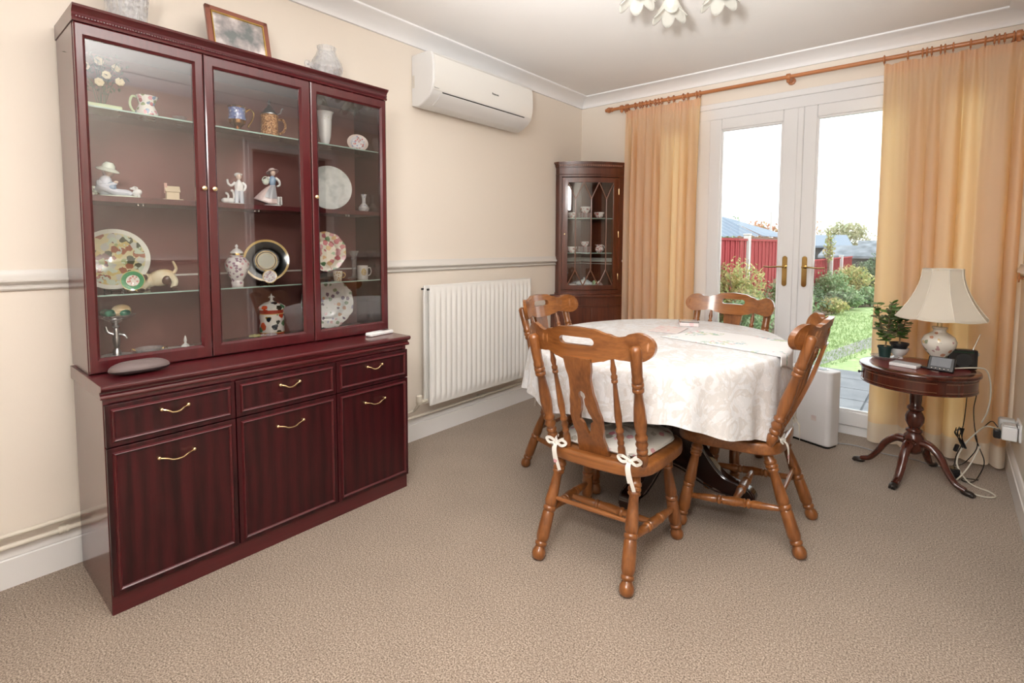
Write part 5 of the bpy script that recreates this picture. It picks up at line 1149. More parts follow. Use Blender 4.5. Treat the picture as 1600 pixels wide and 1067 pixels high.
M['cush'] = floral('rosebud_cotton', (0.74, 0.71, 0.65), [(0.60, 0.22, 0.26), (0.66, 0.34, 0.37), (0.36, 0.33, 0.28), (0.50, 0.46, 0.40)], 24, 0.36, 0.6, rough=0.9, coat=0.0)
def make_cushion(label):
    t = thing('seat_cushion', label, 'cushion')
    def out(u):
        a = 2*PI*u; cx = math.cos(a); cy = math.sin(a); n = 0.5
        x = math.copysign(abs(cx)**n, cx); y = math.copysign(abs(cy)**n, cy)
        sc = 1+0.018*math.sin(9*a)
        return x*(0.192+0.012*y)*sc, 0.020+y*0.168*sc
    def f(u, v):
        x, y = out(u); w = math.sin(PI*v) ; k = abs(math.cos(PI*v))
        if v < 0.5: r = 0.0+1.0*min(1, v/0.46)**0.75; z = 0.0
        else: r = min(1, (1-v)/0.46)**0.75
        z = 0.4215+(0.0 if v <= 0.48 else 0.050*math.sin(min(1, (v-0.48)/0.5)*PI/2)**0.7)
        puff = 0.0 if v < 0.5 else 0.004*math.sin(x*55)*math.sin(y*48)
        zr = max(0.419, z+puff)
        return Vector((x*r, 0.020+(y-0.020)*r, zr))
    MB().grid(f, 72, 26, wrap_u=True).obj('pad', 'cush', t, angle=180, merge=0.0001)
    MB().tube([(out(k/64)[0]*1.0, out(k/64)[1], 0.4275) for k in range(64)], 0.0045, 6, closed=True).obj('piping', 'cush', t)
    for s in (-1, 1):
        b = MB(); c = Vector((s*0.148, -0.202, 0.432))
        def strip(pts, w=0.010):
            P = spline(pts, 6); n = len(P)
            vs = []
            for i, p in enumerate(P):
                d = (P[min(i+1, n-1)]-P[max(i-1, 0)]).normalized(); up = Vector((0, -1, 0.25)); sd_ = d.cross(up).normalized()*w/2
                vs.append((b.bm.verts.new(p-sd_), b.bm.verts.new(p+sd_), b.bm.verts.new(p+sd_+Vector((0, 0.0016, 0))), b.bm.verts.new(p-sd_+Vector((0, 0.0016, 0)))))
            for A, Bq in zip(vs, vs[1:]):
                for j in range(4): b.bm.faces.new((A[j], A[(j+1) % 4], Bq[(j+1) % 4], Bq[j]))
            b.bm.faces.new(vs[0]); b.bm.faces.new(vs[-1][::-1])
        cx, cy, cz = c
        strip([(cx, cy, cz), (cx+0.026, cy-0.006, cz+0.014), (cx+0.042, cy-0.004, cz+0.004), (cx+0.026, cy-0.010, cz-0.006), (cx, cy-0.003, cz)])
        strip([(cx, cy, cz), (cx-0.026, cy-0.006, cz+0.014), (cx-0.044, cy-0.004, cz+0.008), (cx-0.026, cy-0.010, cz-0.004), (cx, cy-0.003, cz)])
        strip([(cx, cy-0.004, cz), (cx+0.004, cy-0.022, cz-0.018), (cx+0.012, cy-0.026, cz-0.05), (cx+0.026, cy-0.024, cz-0.095)], 0.013)
        strip([(cx, cy-0.004, cz), (cx-0.003, cy-0.020, cz-0.016), (cx+0.001, cy-0.024, cz-0.04), (cx+0.008, cy-0.024, cz-0.07)], 0.012)
        strip([(cx, cy, cz), (cx+s*0.018, cy+0.022, cz+0.012), (cx+s*0.022, cy+0.05, cz+0.006)])
        strip([(cx, cy, cz), (cx-s*0.016, cy+0.022, cz+0.010), (cx-s*0.004, cy+0.05, cz+0.004)])
        b.ell((cx, cy-0.004, cz), (0.009, 0.006, 0.008), 10, 8)
        b.obj('tie_bow', 'cush', t, angle=60)
    return t
CU = ['rosebud-patterned seat cushion tied to the chair nearest the viewer', 'rosebud-patterned cushion on the chair at the radiator side', 'rosebud-patterned cushion tied to the side-on chair at the right end']
cproto = make_cushion(CU[0])
for k in range(3):
    c = cproto if k == 0 else copy_tree(cproto)
    c.location = (CH[k][1], CH[k][2], 0); c.rotation_euler = (0, 0, math.radians(CH[k][3])); c['label'] = CU[k]; c['group'] = 'tied seat cushions'

# ================================================================== TABLE
TX, TY, TA, TB = 1.385, -1.452, 0.545, 0.705
t = thing('dining_table', 'near-black oval pedestal dining table hidden under the white cloth', 'table', (TX, TY, 0))
MB().lathe([(0, 0.700), (1.0, 0.700), (1.005, 0.712), (1.0, 0.728), (0.99, 0.732), (0, 0.732)], Matrix.Diagonal((TA-0.006, TB-0.006, 1, 1)), 64).obj('tabletop', 'trestle', t)
def foot(yc):
    up = [(0.0, 0.69), (0.10, 0.69), (0.115, 0.60), (0.10, 0.45), (0.12, 0.36), (0.17, 0.27), (0.24, 0.17), (0.30, 0.115), (0.36, 0.10), (0.41, 0.085), (0.435, 0.055), (0.425, 0.015), (0.40, 0.0), (0.34, 0.0), (0.30, 0.03), (0.20, 0.06), (0.10, 0.10), (0.0, 0.115)]
    up = [(x, z) for x, z in [(p.x, p.y) for p in spline([(a, c, 0) for a, c in up], 3)]]
    poly = up+[(-x, z) for x, z in up[::-1] if abs(x) > 1e-4]
    # build as two halves to stay planar
    b = MB()
    m = Matrix(((1, 0, 0, 0), (0, 0, 1, yc-0.024), (0, 1, 0, 0), (0, 0, 0, 1)))
    def pr(poly): b.prism(poly, 0, 0.048, m)
    pr(poly)
    o = b.obj('trestle', 'trestle', t, bevel=0.005)
    b = MB()
    for sx in (-1, 1):
        for yy in (yc-0.0265, yc+0.0265):
            pts = [(sx*x, yy, z) for x, z in up if 0.03 < x and z > 0.03][:44]
            b.tube([(p[0]*0.985-sx*0.004, p[1], p[2]-0.006) for p in pts], 0.0035, 6)
    b.obj('beading', 'trestle', o)
foot(0.095)
foot(0.0)
for o_ in [q for q in bpy.data.objects if q.parent == t and q.name.startswith('trestle')][1:]:
    o_.rotation_euler = (0, 0, PI/2); o_.location = (0, 0.095, 0)
MB().lathe([(0, 0.1), (0.05, 0.1), (0.055, 0.3), (0.05, 0.6), (0.08, 0.70), (0, 0.70)]).obj('column', 'trestle', t, loc=(0, 0.095, 0))

def damask():
    m, nt, N, L, B = new_mat('white_damask_cloth')
    tc = N.new('ShaderNodeTexCoord'); sx = N.new('ShaderNodeSeparateXYZ'); L.new(tc.outputs['Object'], sx.inputs[0])
    n = N.new('ShaderNodeTexNoise'); n.inputs['Scale'].default_value = 9; n.inputs['Detail'].default_value = 3; n.inputs['Distortion'].default_value = 2.2
    L.new(tc.outputs['Object'], n.inputs['Vector'])
    w = N.new('ShaderNodeTexWave'); w.inputs['Scale'].default_value = 9; w.inputs['Distortion'].default_value = 16; w.inputs['Detail'].default_value = 3; w.inputs['Detail Scale'].default_value = 1.6
    L.new(tc.outputs['Object'], w.inputs['Vector'])
    r = ramp(N, [(0.47, (0.85, 0.86, 0.88)), (0.50, (0.75, 0.735, 0.725)), (0.60, (0.76, 0.745, 0.735)), (0.63, (0.85, 0.86, 0.88))]); L.new(n.outputs['Fac'], r.inputs['Fac'])
    r2 = ramp(N, [(0.35, (0.88, 0.88, 0.88)), (0.5, (1, 1, 1)), (0.66, (0.92, 0.91, 0.905))]); L.new(w.outputs['Fac'], r2.inputs['Fac'])
    mu = N.new('ShaderNodeMix'); mu.data_type = 'RGBA'; mu.blend_type = 'MULTIPLY'; mu.inputs['Factor'].default_value = 1
    L.new(r.outputs['Color'], mu.inputs['A']); L.new(r2.outputs['Color'], mu.inputs['B']); L.new(mu.outputs['Result'], B.inputs['Base Color'])
    r3 = ramp(N, [(0.47, (0.75, 0.75, 0.75)), (0.50, (0.42, 0.42, 0.42)), (0.60, (0.42, 0.42, 0.42)), (0.63, (0.75, 0.75, 0.75))]); L.new(n.outputs['Fac'], r3.inputs['Fac']); L.new(r3.outputs['Color'], B.inputs['Roughness'])
    b = N.new('ShaderNodeBump'); b.inputs['Strength'].default_value = 0.25; b.inputs['Distance'].default_value = 0.001; L.new(w.outputs['Fac'], b.inputs['Height']); L.new(b.outputs['Normal'], B.inputs['Normal'])
    return m
M['damask'] = damask()
def cloth(u, v):
    a = 2*PI*u; ca, sa = math.cos(a), math.sin(a)
    top = 0.58
    hemz = 0.462+0.075*max(0, -sa)**1.5+0.02*max(0, -ca)-0.065*max(0, ca)**4+0.02*max(0, ca)*max(0, -sa)*2+0.010*math.sin(5*a+0.6)+0.008*math.sin(11*a)
    if v < top:
        k = v/top; r = k
        return Vector((TA*r*ca, TB*r*sa, 0.7385+0.0004*math.sin(9*a)*k))
    k = (v-top)/(1-top); kk = k
    edge = 0.012*math.sin(min(1, k*6)*PI/2)
    z = 0.7385-(0.7385-hemz)*kk if k > 0.05 else 0.7385-(0.7385-hemz)*kk*0.6
    fold = 0.013*math.sin(17*a+1.3*math.sin(3*a))+0.008*math.sin(29*a+2)+0.010*math.sin(7*a+1)
    near = max(0, 1-abs(((a-1.5*PI+PI) % (2*PI))-PI)/0.45)     # the near chair's back holds the cloth in
    side = max(0, 1-abs(((a+PI) % (2*PI))-PI)/0.35)
    off = edge+(0.010+fold)*k*(1-0.8*near)*(1-0.5*side)+0.012*k-0.012*near*k-0.012*side*k
    nx, ny = ca/TA, sa/TB; ln = math.hypot(nx, ny)
    return Vector((TA*ca+off*nx/ln, TB*sa+off*ny/ln, z))
tc_ = MB().grid(cloth, 340, 46, wrap_u=True).obj('tablecloth', 'damask', None, angle=180, loc=(TX, TY, 0), merge=0.0003)
tag(tc_, 'white damask cloth draped over the oval table', 'tablecloth')
def embroid():
    m, nt, N, L, B = new_mat('embroidered_white_linen')
    tc = N.new('ShaderNodeTexCoord')
    v = N.new('ShaderNodeTexVoronoi'); v.inputs['Scale'].default_value = 28; L.new(tc.outputs['Object'], v.inputs['Vector'])
    n = N.new('ShaderNodeTexNoise'); n.inputs['Scale'].default_value = 7; n.inputs['Detail'].default_value = 2; L.new(tc.outputs['Object'], n.inputs['Vector'])
    n2 = N.new('ShaderNodeTexNoise'); n2.inputs['Scale'].default_value = 60; n2.inputs['Detail'].default_value = 2; L.new(tc.outputs['Object'], n2.inputs['Vector'])
    a = N.new('ShaderNodeMath'); a.operation = 'GREATER_THAN'; a.inputs[1].default_value = 0.56; L.new(n.outputs['Fac'], a.inputs[0])
    c = N.new('ShaderNodeMath'); c.operation = 'GREATER_THAN'; c.inputs[1].default_value = 0.52; L.new(n2.outputs['Fac'], c.inputs[0])
    d = N.new('ShaderNodeMath'); d.operation = 'MULTIPLY'; L.new(a.outputs[0], d.inputs[0]); L.new(c.outputs[0], d.inputs[1])
    sp = N.new('ShaderNodeSeparateColor'); L.new(v.outputs['Color'], sp.inputs[0])
    r = ramp(N, [(0.0, (0.42, 0.58, 0.48)), (0.35, (0.45, 0.60, 0.66)), (0.6, (0.76, 0.48, 0.50)), (0.8, (0.62, 0.68, 0.50))], True); L.new(sp.outputs[0], r.inputs['Fac'])
    mx = N.new('ShaderNodeMix'); mx.data_type = 'RGBA'; L.new(d.outputs[0], mx.inputs['Factor']); mx.inputs['A'].default_value = (0.86, 0.85, 0.85, 1); L.new(r.outputs['Color'], mx.inputs['B'])
    L.new(mx.outputs['Result'], B.inputs['Base Color']); B.inputs['Roughness'].default_value = 0.85
    return m
M['embroid'] = embroid()
def runner_pt(u, v):
    p0 = Vector((1.38, -1.428)); ex = Vector((0.585, -0.128)); ey = Vector((0.085, 0.365))
    p = p0+ex*u+ey*v; dx, dy = (p.x-TX)/TA, (p.y-TY)/TB; e = math.hypot(dx, dy)
    z = 0.7405
    if e > 1.0:
        ex_ = (e-1)*TA; q = Vector((TX+(dx/e)*(TA+0.016), TY+(dy/e)*(TB+0.016))); return Vector((q.x, q.y, z-ex_))
    return Vector((p.x, p.y, z))
o = MB().grid(runner_pt, 60, 30).obj('table_runner', 'embroid', angle=180)
q = o.modifiers.new('solid', 'SOLIDIFY'); q.thickness = 0.0018; q.offset = 1
tag(o, 'embroidered white cloth with faint coloured flowers lying on the tablecloth', 'table runner')
M['pinkmat'] = floral('pink_flowered_card', (0.80, 0.72, 0.71), [(0.78, 0.55, 0.56), (0.75, 0.65, 0.66)], 30, 0.45, 0.7, rough=0.5, coat=0.1)
t = thing('coaster_box', 'small square box of coasters with a dark-edged floral lid on the table', 'coaster box', (1.345, -0.985, 0.740), 0.45)
MB().bx(-0.05, 0.05, -0.05, 0.05, 0.0, 0.022).obj('box', 'pinkmat', t, bevel=0.002)
MB().bx(-0.051, 0.051, -0.051, 0.051, 0.022, 0.025).obj('lid_edge', 'black', t, smooth=False)
M['coaster_top'] = floral('coaster_picture', (0.72, 0.74, 0.74), [(0.7, 0.5, 0.52), (0.5, 0.6, 0.6)], 60, 0.45, 0.6)
MB().bx(-0.048, 0.048, -0.048, 0.048, 0.0245, 0.0262).obj('lid_picture', 'coaster_top', t, smooth=False)
tag(MB().bx(-0.075, 0.075, -0.11, 0.11, 0, 0.003).obj('place_mat', 'pinkmat', loc=(1.325, -1.205, 0.7405), rot=(0, 0, 0.12), bevel=0.001), 'pale pink flowered mat on the cloth in front of the coaster box', 'place mat')

# ================================================================== CORNER CABINET
S2 = math.sqrt(0.5)
def bowpt(P0, P1, sag, t, off=0.0):
    P0 = Vector(P0); P1 = Vector(P1); d = (P1-P0); n = Vector((d.y, -d.x)).normalized(); mid = (P0+P1)/2+n*2*sag
    p = P0*(1-t)**2+mid*2*t*(1-t)+P1*t*t; tg = (mid-P0)*(1-t)+(P1-mid)*t; nn = Vector((tg.y, -tg.x)).normalized()
    return p+nn*off
def band(b, g, t0, t1, z0, z1, o0, o1, n=14):
    a = [tuple(bowpt(*g, t0+(t1-t0)*k/n, o1)) for k in range(n+1)]; c = [tuple(bowpt(*g, t0+(t1-t0)*k/n, o0)) for k in range(n+1)]
    b.prism(a+c[::-1], z0, z1)
def wedge(b, g, RL, RR, z0, z1, off=0.0, n=16):
    a = [(0.003, -0.003), (0.003, -RL-off)]+[tuple(bowpt(*g, k/n, off)) for k in range(n+1)]+[(RR+off, -0.003)]
    b.prism(a, z0, z1)
cc = thing('corner_cabinet', 'brown mahogany bow-fronted corner cabinet with glazed lattice door', 'corner cabinet', (0, 0, 0))
GL = ((0.050, -0.452), (0.458, -0.045), 0.045)      # base bow
b = MB(); wedge(b, GL, 0.435, 0.475, 0.06, 0.770); b.obj('base', 'corner', cc, bevel=0.002)
b = MB(); wedge(b, GL, 0.430, 0.470, 0.0, 0.06, -0.012); b.obj('plinth', 'corner', cc)
b = MB(); wedge(b, GL, 0.435, 0.475, 0.770, 0.788, 0.018); b.obj('counter', 'corner', cc, bevel=0.004)
b = MB(); band(b, GL, 0.02, 0.98, 0.698, 0.706, -0.002, 0.007); band(b, GL, 0.02, 0.98, 0.764, 0.770, -0.002, 0.008); b.obj('frieze_moulding', 'corner', cc)
for a0, a1 in ((0.06, 0.494), (0.506, 0.94)):
    b = MB(); band(b, GL, a0, a1, 0.08, 0.690, -0.002, 0.008); d = b.obj('door', 'corner', cc, bevel=0.002)
    kt = a1-0.03 if a0 < 0.3 else a0+0.03; kp = bowpt(*GL, kt, 0.008); kq = bowpt(*GL, kt, 0.026)
    MB().turn((kp.x, kp.y, 0.42), (kq.x, kq.y, 0.42), [(0, 0.004), (0.5, 0.004), (0.7, 0.008), (1, 0.003)], 12).obj('knob', 'brass', d)
GU = ((0.046, -0.392), (0.408, -0.040), 0.040)      # upper bow
RLu, RRu = 0.375, 0.418
zb, zt = 0.788, 1.742
b = MB()
b.bx(0.003, 0.012, -RLu, -0.003, zb, zt).bx(0.003, RRu, -0.012, -0.003, zb, zt)
b.obj('back', 'corner', cc, smooth=False)
b = MB(); wedge(b, GU, RLu, RRu, zb, 0.822); b.obj('floor_board', 'corner', cc, bevel=0.0015)
b = MB(); wedge(b, GU, RLu, RRu, 1.722, 1.795); b.obj('frieze', 'corner', cc, bevel=0.0015)
b = MB()
b.prism([(0.003, -RLu), (0.003, -RLu+0.015), (0.05, -0.372), tuple(bowpt(*GU, 0.045, -0.018)), tuple(bowpt(*GU, 0.045, 0)), (0.046, -0.392)], 0.822, 1.722)
b.prism([(RRu, -0.003), (RRu-0.015, -0.003), (0.39, -0.045), tuple(bowpt(*GU, 0.955, -0.018)), tuple(bowpt(*GU, 0.955, 0)), (0.408, -0.040)], 0.822, 1.722)
b.obj('pilaster', 'corner', cc)
b = MB(); wedge(b, GU, RLu, RRu, zb, 0.800, 0.010); wedge(b, GU, RLu, RRu, 1.738, 1.744, 0.006); b.obj('waist_moulding', 'corner', cc, bevel=0.002)
b = MB(); wedge(b, GU, RLu, RRu, 1.795, 1.803, 0.006); wedge(b, GU, RLu, RRu, 1.803, 1.818, 0.012); wedge(b, GU, RLu, RRu, 1.818, 1.828, 0.020); wedge(b, GU, RLu, RRu, 1.828, 1.838, 0.028); b.obj('cornice', 'corner', cc)
M['dentil'] = mat('dentil_pale_wood', (0.36, 0.17, 0.11), 0.35); M['lattice'] = mat('lattice_bar_wood', (0.20, 0.085, 0.05), 0.3, coat=0.3)  # dentil blocks are a paler brown than the cabinet wood
b = MB()
for k in range(34):
    t_ = 0.02+0.96*k/33; p = bowpt(*GU, t_, 0.0155); q = bowpt(*GU, t_+0.001, 0.0155)-p
    b.box((p.x, p.y, 1.8105), (0.0075, 0.007, 0.012), rz=math.atan2(q.y, q.x))
tag(b.obj('dentil_moulding', 'dentil', cc, smooth=False))
b = MB(); band(b, GU, 0.05, 0.135, 0.826, 1.716, -0.016, 0.003); band(b, GU, 0.865, 0.95, 0.826, 1.716, -0.016, 0.003)
band(b, GU, 0.135, 0.865, 0.826, 0.862, -0.016, 0.003); band(b, GU, 0.135, 0.865, 1.678, 1.716, -0.016, 0.003)
door = b.obj('glazed_door', 'corner', cc, bevel=0.001)
b = MB(); band(b, GU, 0.13, 0.87, 0.858, 1.682, -0.009, -0.006, 18); b.obj('glass_pane', 'pane', door)
GX = lambda s: 0.135+0.73*s
def mull(b, s0, z0, s1, z1, n=5):
    b.tube([(*bowpt(*GU, GX(s0+(s1-s0)*k/n), -0.001), z0+(z1-z0)*k/n) for k in range(n+1)], 0.0048, 6)
b = MB(); zl, zh = 0.985, 1.548
ver = [0.165, 0.50, 0.835]; pk = [0.0, 0.333, 0.667, 1.0]
for s in ver: mull(b, s, zl, s, zh)
for i, s in enumerate(ver):
    for e in (pk[i], pk[i+1]): mull(b, s, zh, e, 1.68); mull(b, s, zl, e, 0.860)
b.obj('lattice_bars', 'lattice', door)
p = bowpt(*GU, 0.09, 0.003); q = bowpt(*GU, 0.09, 0.010)
MB().turn((p.x, p.y, 1.27), (q.x, q.y, 1.27), [(0, 0.007), (0.8, 0.006), (1, 0.003)], 14).obj('escutcheon', 'brass', door)
for z in (0.93, 1.27, 1.61):
    p = bowpt(*GU, 0.952, 0.002); MB().turn((p.x, p.y, z-0.025), (p.x, p.y, z+0.025), [(0, 0.003), (0.1, 0.004), (0.9, 0.004), (1, 0.003)], 8).obj('hinge', 'brass', door)
SH = [1.400, 1.122]
for z in SH:
    b = MB(); b.prism([(0.014, -0.014), (0.014, -0.345)]+[tuple(bowpt(*GU, 0.05+0.9*k/10, -0.032)) for k in range(11)]+[(0.375, -0.014)], z-0.008, z)
    b.obj('shelf', 'corner', cc, smooth=False)
    b = MB(); band(b, GU, 0.06, 0.94, z-0.006, z-0.001, -0.0325, -0.0312); b.obj('shelf_edge', 'shelfedge', cc)
def loc45(d, l): return (d*S2+l*S2, -d*S2+l*S2)
def tea_cup(d, l, z, label, s=1.0, rz=0.3, name='tea_cup'):
    x, y = loc45(d, l); t = thing(name, label, 'cup', (x, y, z), rz, 'pink patterned tea set in the corner cabinet')
    MB().lathe([(0, 0), (0.018*s, 0), (0.018*s, 0.004), (0.028*s, 0.014), (0.036*s, 0.034*s), (0.038*s, 0.044*s), (0.036*s, 0.044*s), (0.026*s, 0.016), (0, 0.008)], None, 22).obj('body', 'fl_tea', t)
    b = MB(); handle_tube(b, 0.034*s, 0.012, 0.038*s, 0.018, 0.0025); b.obj('handle', 'fl_tea', t); return t
def saucers(d, l, z, n, r, label, g):
    x, y = loc45(d, l)
    for k in range(n):
        o = MB().lathe([(0, 0), (r*0.5, 0), (r*0.55, 0.003), (r, 0.008), (r, 0.0095), (r*0.5, 0.005), (0, 0.004)], None, 26).obj('saucer', 'fl_tea', loc=(x, y, z+0.0065*k))
        tag(o, '%s %s' % (['lowest', 'second lowest', 'third lowest', 'fourth lowest', 'fifth lowest', 'sixth lowest', 'seventh lowest'][k] if k < n-1 else 'topmost', label), 'saucer', g)
    return z+0.0065*n+0.003
tea_cup(0.27, -0.135, SH[0], 'pink patterned teacup at the left of the corner cabinet top shelf')
zt_ = saucers(0.24, -0.015, SH[0], 6, 0.058, 'pink patterned saucer in the stack on the top shelf of the corner cabinet', 'saucers stacked on the top shelf')
tea_cup(0.24, -0.015, zt_, 'pink patterned bowl on the saucer stack of the top shelf', 1.15)
tea_cup(0.26, 0.095, SH[0], 'pink patterned sugar bowl at the right of the top shelf', 1.1, 1.0)
tea_cup(0.27, -0.13, SH[1], 'pink patterned teacup at the left of the corner cabinet lower shelf', 1.1)
zt_ = saucers(0.24, -0.015, SH[1], 7, 0.060, 'pink patterned saucer in the stack on the lower shelf of the corner cabinet', 'saucers stacked on the lower shelf')
tea_cup(0.24, -0.015, zt_, 'pink patterned cup on the saucer stack of the lower shelf', 0.95)
x, y = loc45(0.26, 0.10); t = thing('cream_jug', 'pink patterned cream jug at the right of the lower shelf', 'jug', (x, y, SH[1]), 2.6)
MB().lathe([(0, 0), (0.020, 0), (0.034, 0.018), (0.034, 0.035), (0.025, 0.052), (0.030, 0.066), (0.028, 0.066), (0.02, 0.05), (0, 0.01)], None, 24, mod=lambda a, z: 1+(0.35*max(0, math.cos(a-PI/2))**8 if z > 0.055 else 0)).obj('body', 'fl_tea', t)
b = MB(); handle_tube(b, 0.026, 0.018, 0.056, 0.02, 0.003, -1); b.obj('handle', 'fl_tea', t)
tea_cup(0.29, -0.12, 0.8225, 'pink patterned teacup at the bottom left of the corner cabinet')
x, y = loc45(0.25, -0.02); t = thing('tureen', 'white patterned lidded dish on the floor of the corner cabinet', 'dish', (x, y, 0.8225), 0.4)
MB().lathe([(0, 0), (0.035, 0), (0.055, 0.02), (0.068, 0.045), (0.070, 0.05), (0, 0.05)], None, 30).obj('bowl', 'fl_blue', t)
MB().lathe([(0.070, 0.05), (0.066, 0.056), (0.035, 0.075), (0.012, 0.082), (0.006, 0.088), (0.010, 0.096), (0, 0.10)], None, 30).obj('lid', 'fl_blue', t)
x, y = loc45(0.19, 0.085); tag(MB().ell((0, 0, 0.036), (0.026, 0.026, 0.036)).obj('china_egg', 'jade', loc=(x, y, 0.8225)), 'pale green china egg in the bottom of the corner cabinet', 'egg')
x, y = loc45(0.28, 0.095); t = thing('teapot', 'small pink patterned teapot at the bottom right of the corner cabinet', 'teapot', (x, y, 0.8225), 0.9)
MB().lathe([(0, 0), (0.02, 0), (0.038, 0.018), (0.040, 0.032), (0.026, 0.05), (0, 0.052)], None, 24).obj('body', 'fl_tea', t)
MB().lathe([(0.026, 0.05), (0.018, 0.058), (0.004, 0.062), (0.006, 0.07), (0, 0.074)], None, 18).obj('lid', 'fl_tea', t)
MB().tube([(0, 0.034, 0.02), (0, 0.05, 0.034), (0, 0.058, 0.05)], 0.006, 8, taper=0.6).obj('spout', 'fl_tea', t)
b = MB(); handle_tube(b, 0.036, 0.014, 0.044, 0.018, 0.003, -1); b.obj('handle', 'fl_tea', t)

# ================================================================== AIR PURIFIER
t = thing('dehumidifier', 'tall slim white dehumidifier standing before the garden doors', 'dehumidifier', (1.845, -0.275, 0), math.radians(-20.5))
M['dehu'] = mat('satin_white_casing', (0.86, 0.86, 0.88), 0.4)
def rrect(hx, hy, r, n=5):
    out = []
    for cx, cy, a0 in ((hx-r, hy-r, 0), (-hx+r, hy-r, PI/2), (-hx+r, -hy+r, PI), (hx-r, -hy+r, 1.5*PI)):
        out += [(cx+r*math.cos(a0+PI/2*k/n), cy+r*math.sin(a0+PI/2*k/n)) for k in range(n+1)]
    return out
MB().prism(rrect(0.135, 0.060, 0.028), 0.012, 0.452).obj('casing', 'dehu', t, bevel=0.006)
MB().prism(rrect(0.128, 0.054, 0.024), 0.0, 0.013).obj('base', 'black', t)
MB().prism(rrect(0.085, 0.030, 0.028), 0.449, 0.4545).obj('air_outlet', 'pewter', t)
MB().prism(rrect(0.074, 0.022, 0.020), 0.4535, 0.4555).obj('vent_grille', 'black', t)
MB().box((0.045, -0.0605, 0.165), (0.03, 0.002, 0.03)).obj('label', 'pinkmat', t, smooth=False)
tag(MB().tube(spline([(1.97, -0.235, 0.006), (2.06, -0.20, 0.004), (2.2, -0.235, 0.004), (2.33, -0.225, 0.004), (2.43, -0.25, 0.004), (2.53, -0.22, 0.005)], 8), 0.0035, 8).obj('cable', mat('grey_cable', (0.35, 0.35, 0.36), 0.4), ), 'grey cable running along the carpet from the dehumidifier', 'cable')

# ================================================================== DRUM TABLE
DX, DY = 2.34, -0.485
t = thing('drum_table', 'round dark mahogany drum table on four splayed legs', 'table', (DX, DY, 0))
M['leather'] = mat('oxblood_leather_top', (0.16, 0.02, 0.018), 0.3, coat=0.3)
MB().lathe([(0, 0.556), (0.244, 0.556), (0.247, 0.560), (0.247, 0.563), (0.243, 0.566), (0.247, 0.569), (0.245, 0.574), (0.238, 0.5765), (0.205, 0.5765), (0, 0.5765)], None, 72).obj('top', 'drum', t)
MB().lathe([(0, 0.5762), (0.204, 0.5762), (0.204, 0.577), (0, 0.577)], None, 64).obj('leather_inset', 'leather', t)
MB().lathe([(0, 0.480), (0.232, 0.480), (0.237, 0.483), (0.237, 0.488), (0.233, 0.491), (0.233, 0.549), (0.238, 0.552), (0.238, 0.557), (0, 0.557)], None, 72).obj('drum', 'drum', t)
M['inlay'] = mat('pale_inlay_line', (0.32, 0.16, 0.08), 0.3)
for k in range(4):
    a0 = math.radians(205+90*k); 
    def arc(r0, r1, z0, z1, a, c, b):
        n = 18; b.prism([(r1*math.cos(a+(c-a)*i/n), r1*math.sin(a+(c-a)*i/n)) for i in range(n+1)]+[(r0*math.cos(c+(a-c)*i/n), r0*math.sin(c+(a-c)*i/n)) for i in range(n+1)], z0, z1)
    b = MB(); arc(0.230, 0.2355, 0.496, 0.544, a0+0.06, a0+PI/2-0.06, b); d = b.obj('drawer_front', 'drum', t)
    b = MB(); arc(0.2350, 0.2363, 0.4985, 0.5000, a0+0.08, a0+PI/2-0.08, b); arc(0.2350, 0.2363, 0.540, 0.5415, a0+0.08, a0+PI/2-0.08, b); b.obj('inlay', 'inlay', d)
    am = a0+PI/2-0.12 if k == 3 else a0+PI/4
    if k in (0, 3):
        am = a0+PI/4 if k == 3 else a0-0.22
        c_, s_ = math.cos(am), math.sin(am)
        MB().turn((0.234*c_, 0.234*s_, 0.52), (0.252*c_, 0.252*s_, 0.52), [(0, 0.004), (0.5, 0.004), (0.7, 0.009), (1, 0.003)], 12).obj('knob', 'black', d)
MB().lathe([(0, 0.482), (0.055, 0.482), (0.050, 0.470), (0.024, 0.462), (0.026, 0.45), (0.026, 0.40), (0.024, 0.375), (0.034, 0.365), (0.036, 0.355), (0.026, 0.345), (0.034, 0.335), (0.041, 0.315), (0.040, 0.29), (0.028, 0.265), (0.024, 0.255), (0.036, 0.248), (0.036, 0.238), (0.028, 0.232), (0.042, 0.215), (0.045, 0.19), (0.044, 0.15), (0.035, 0.13), (0.018, 0.12), (0, 0.115)], None, 32).obj('pedestal', 'drum', t, angle=60)
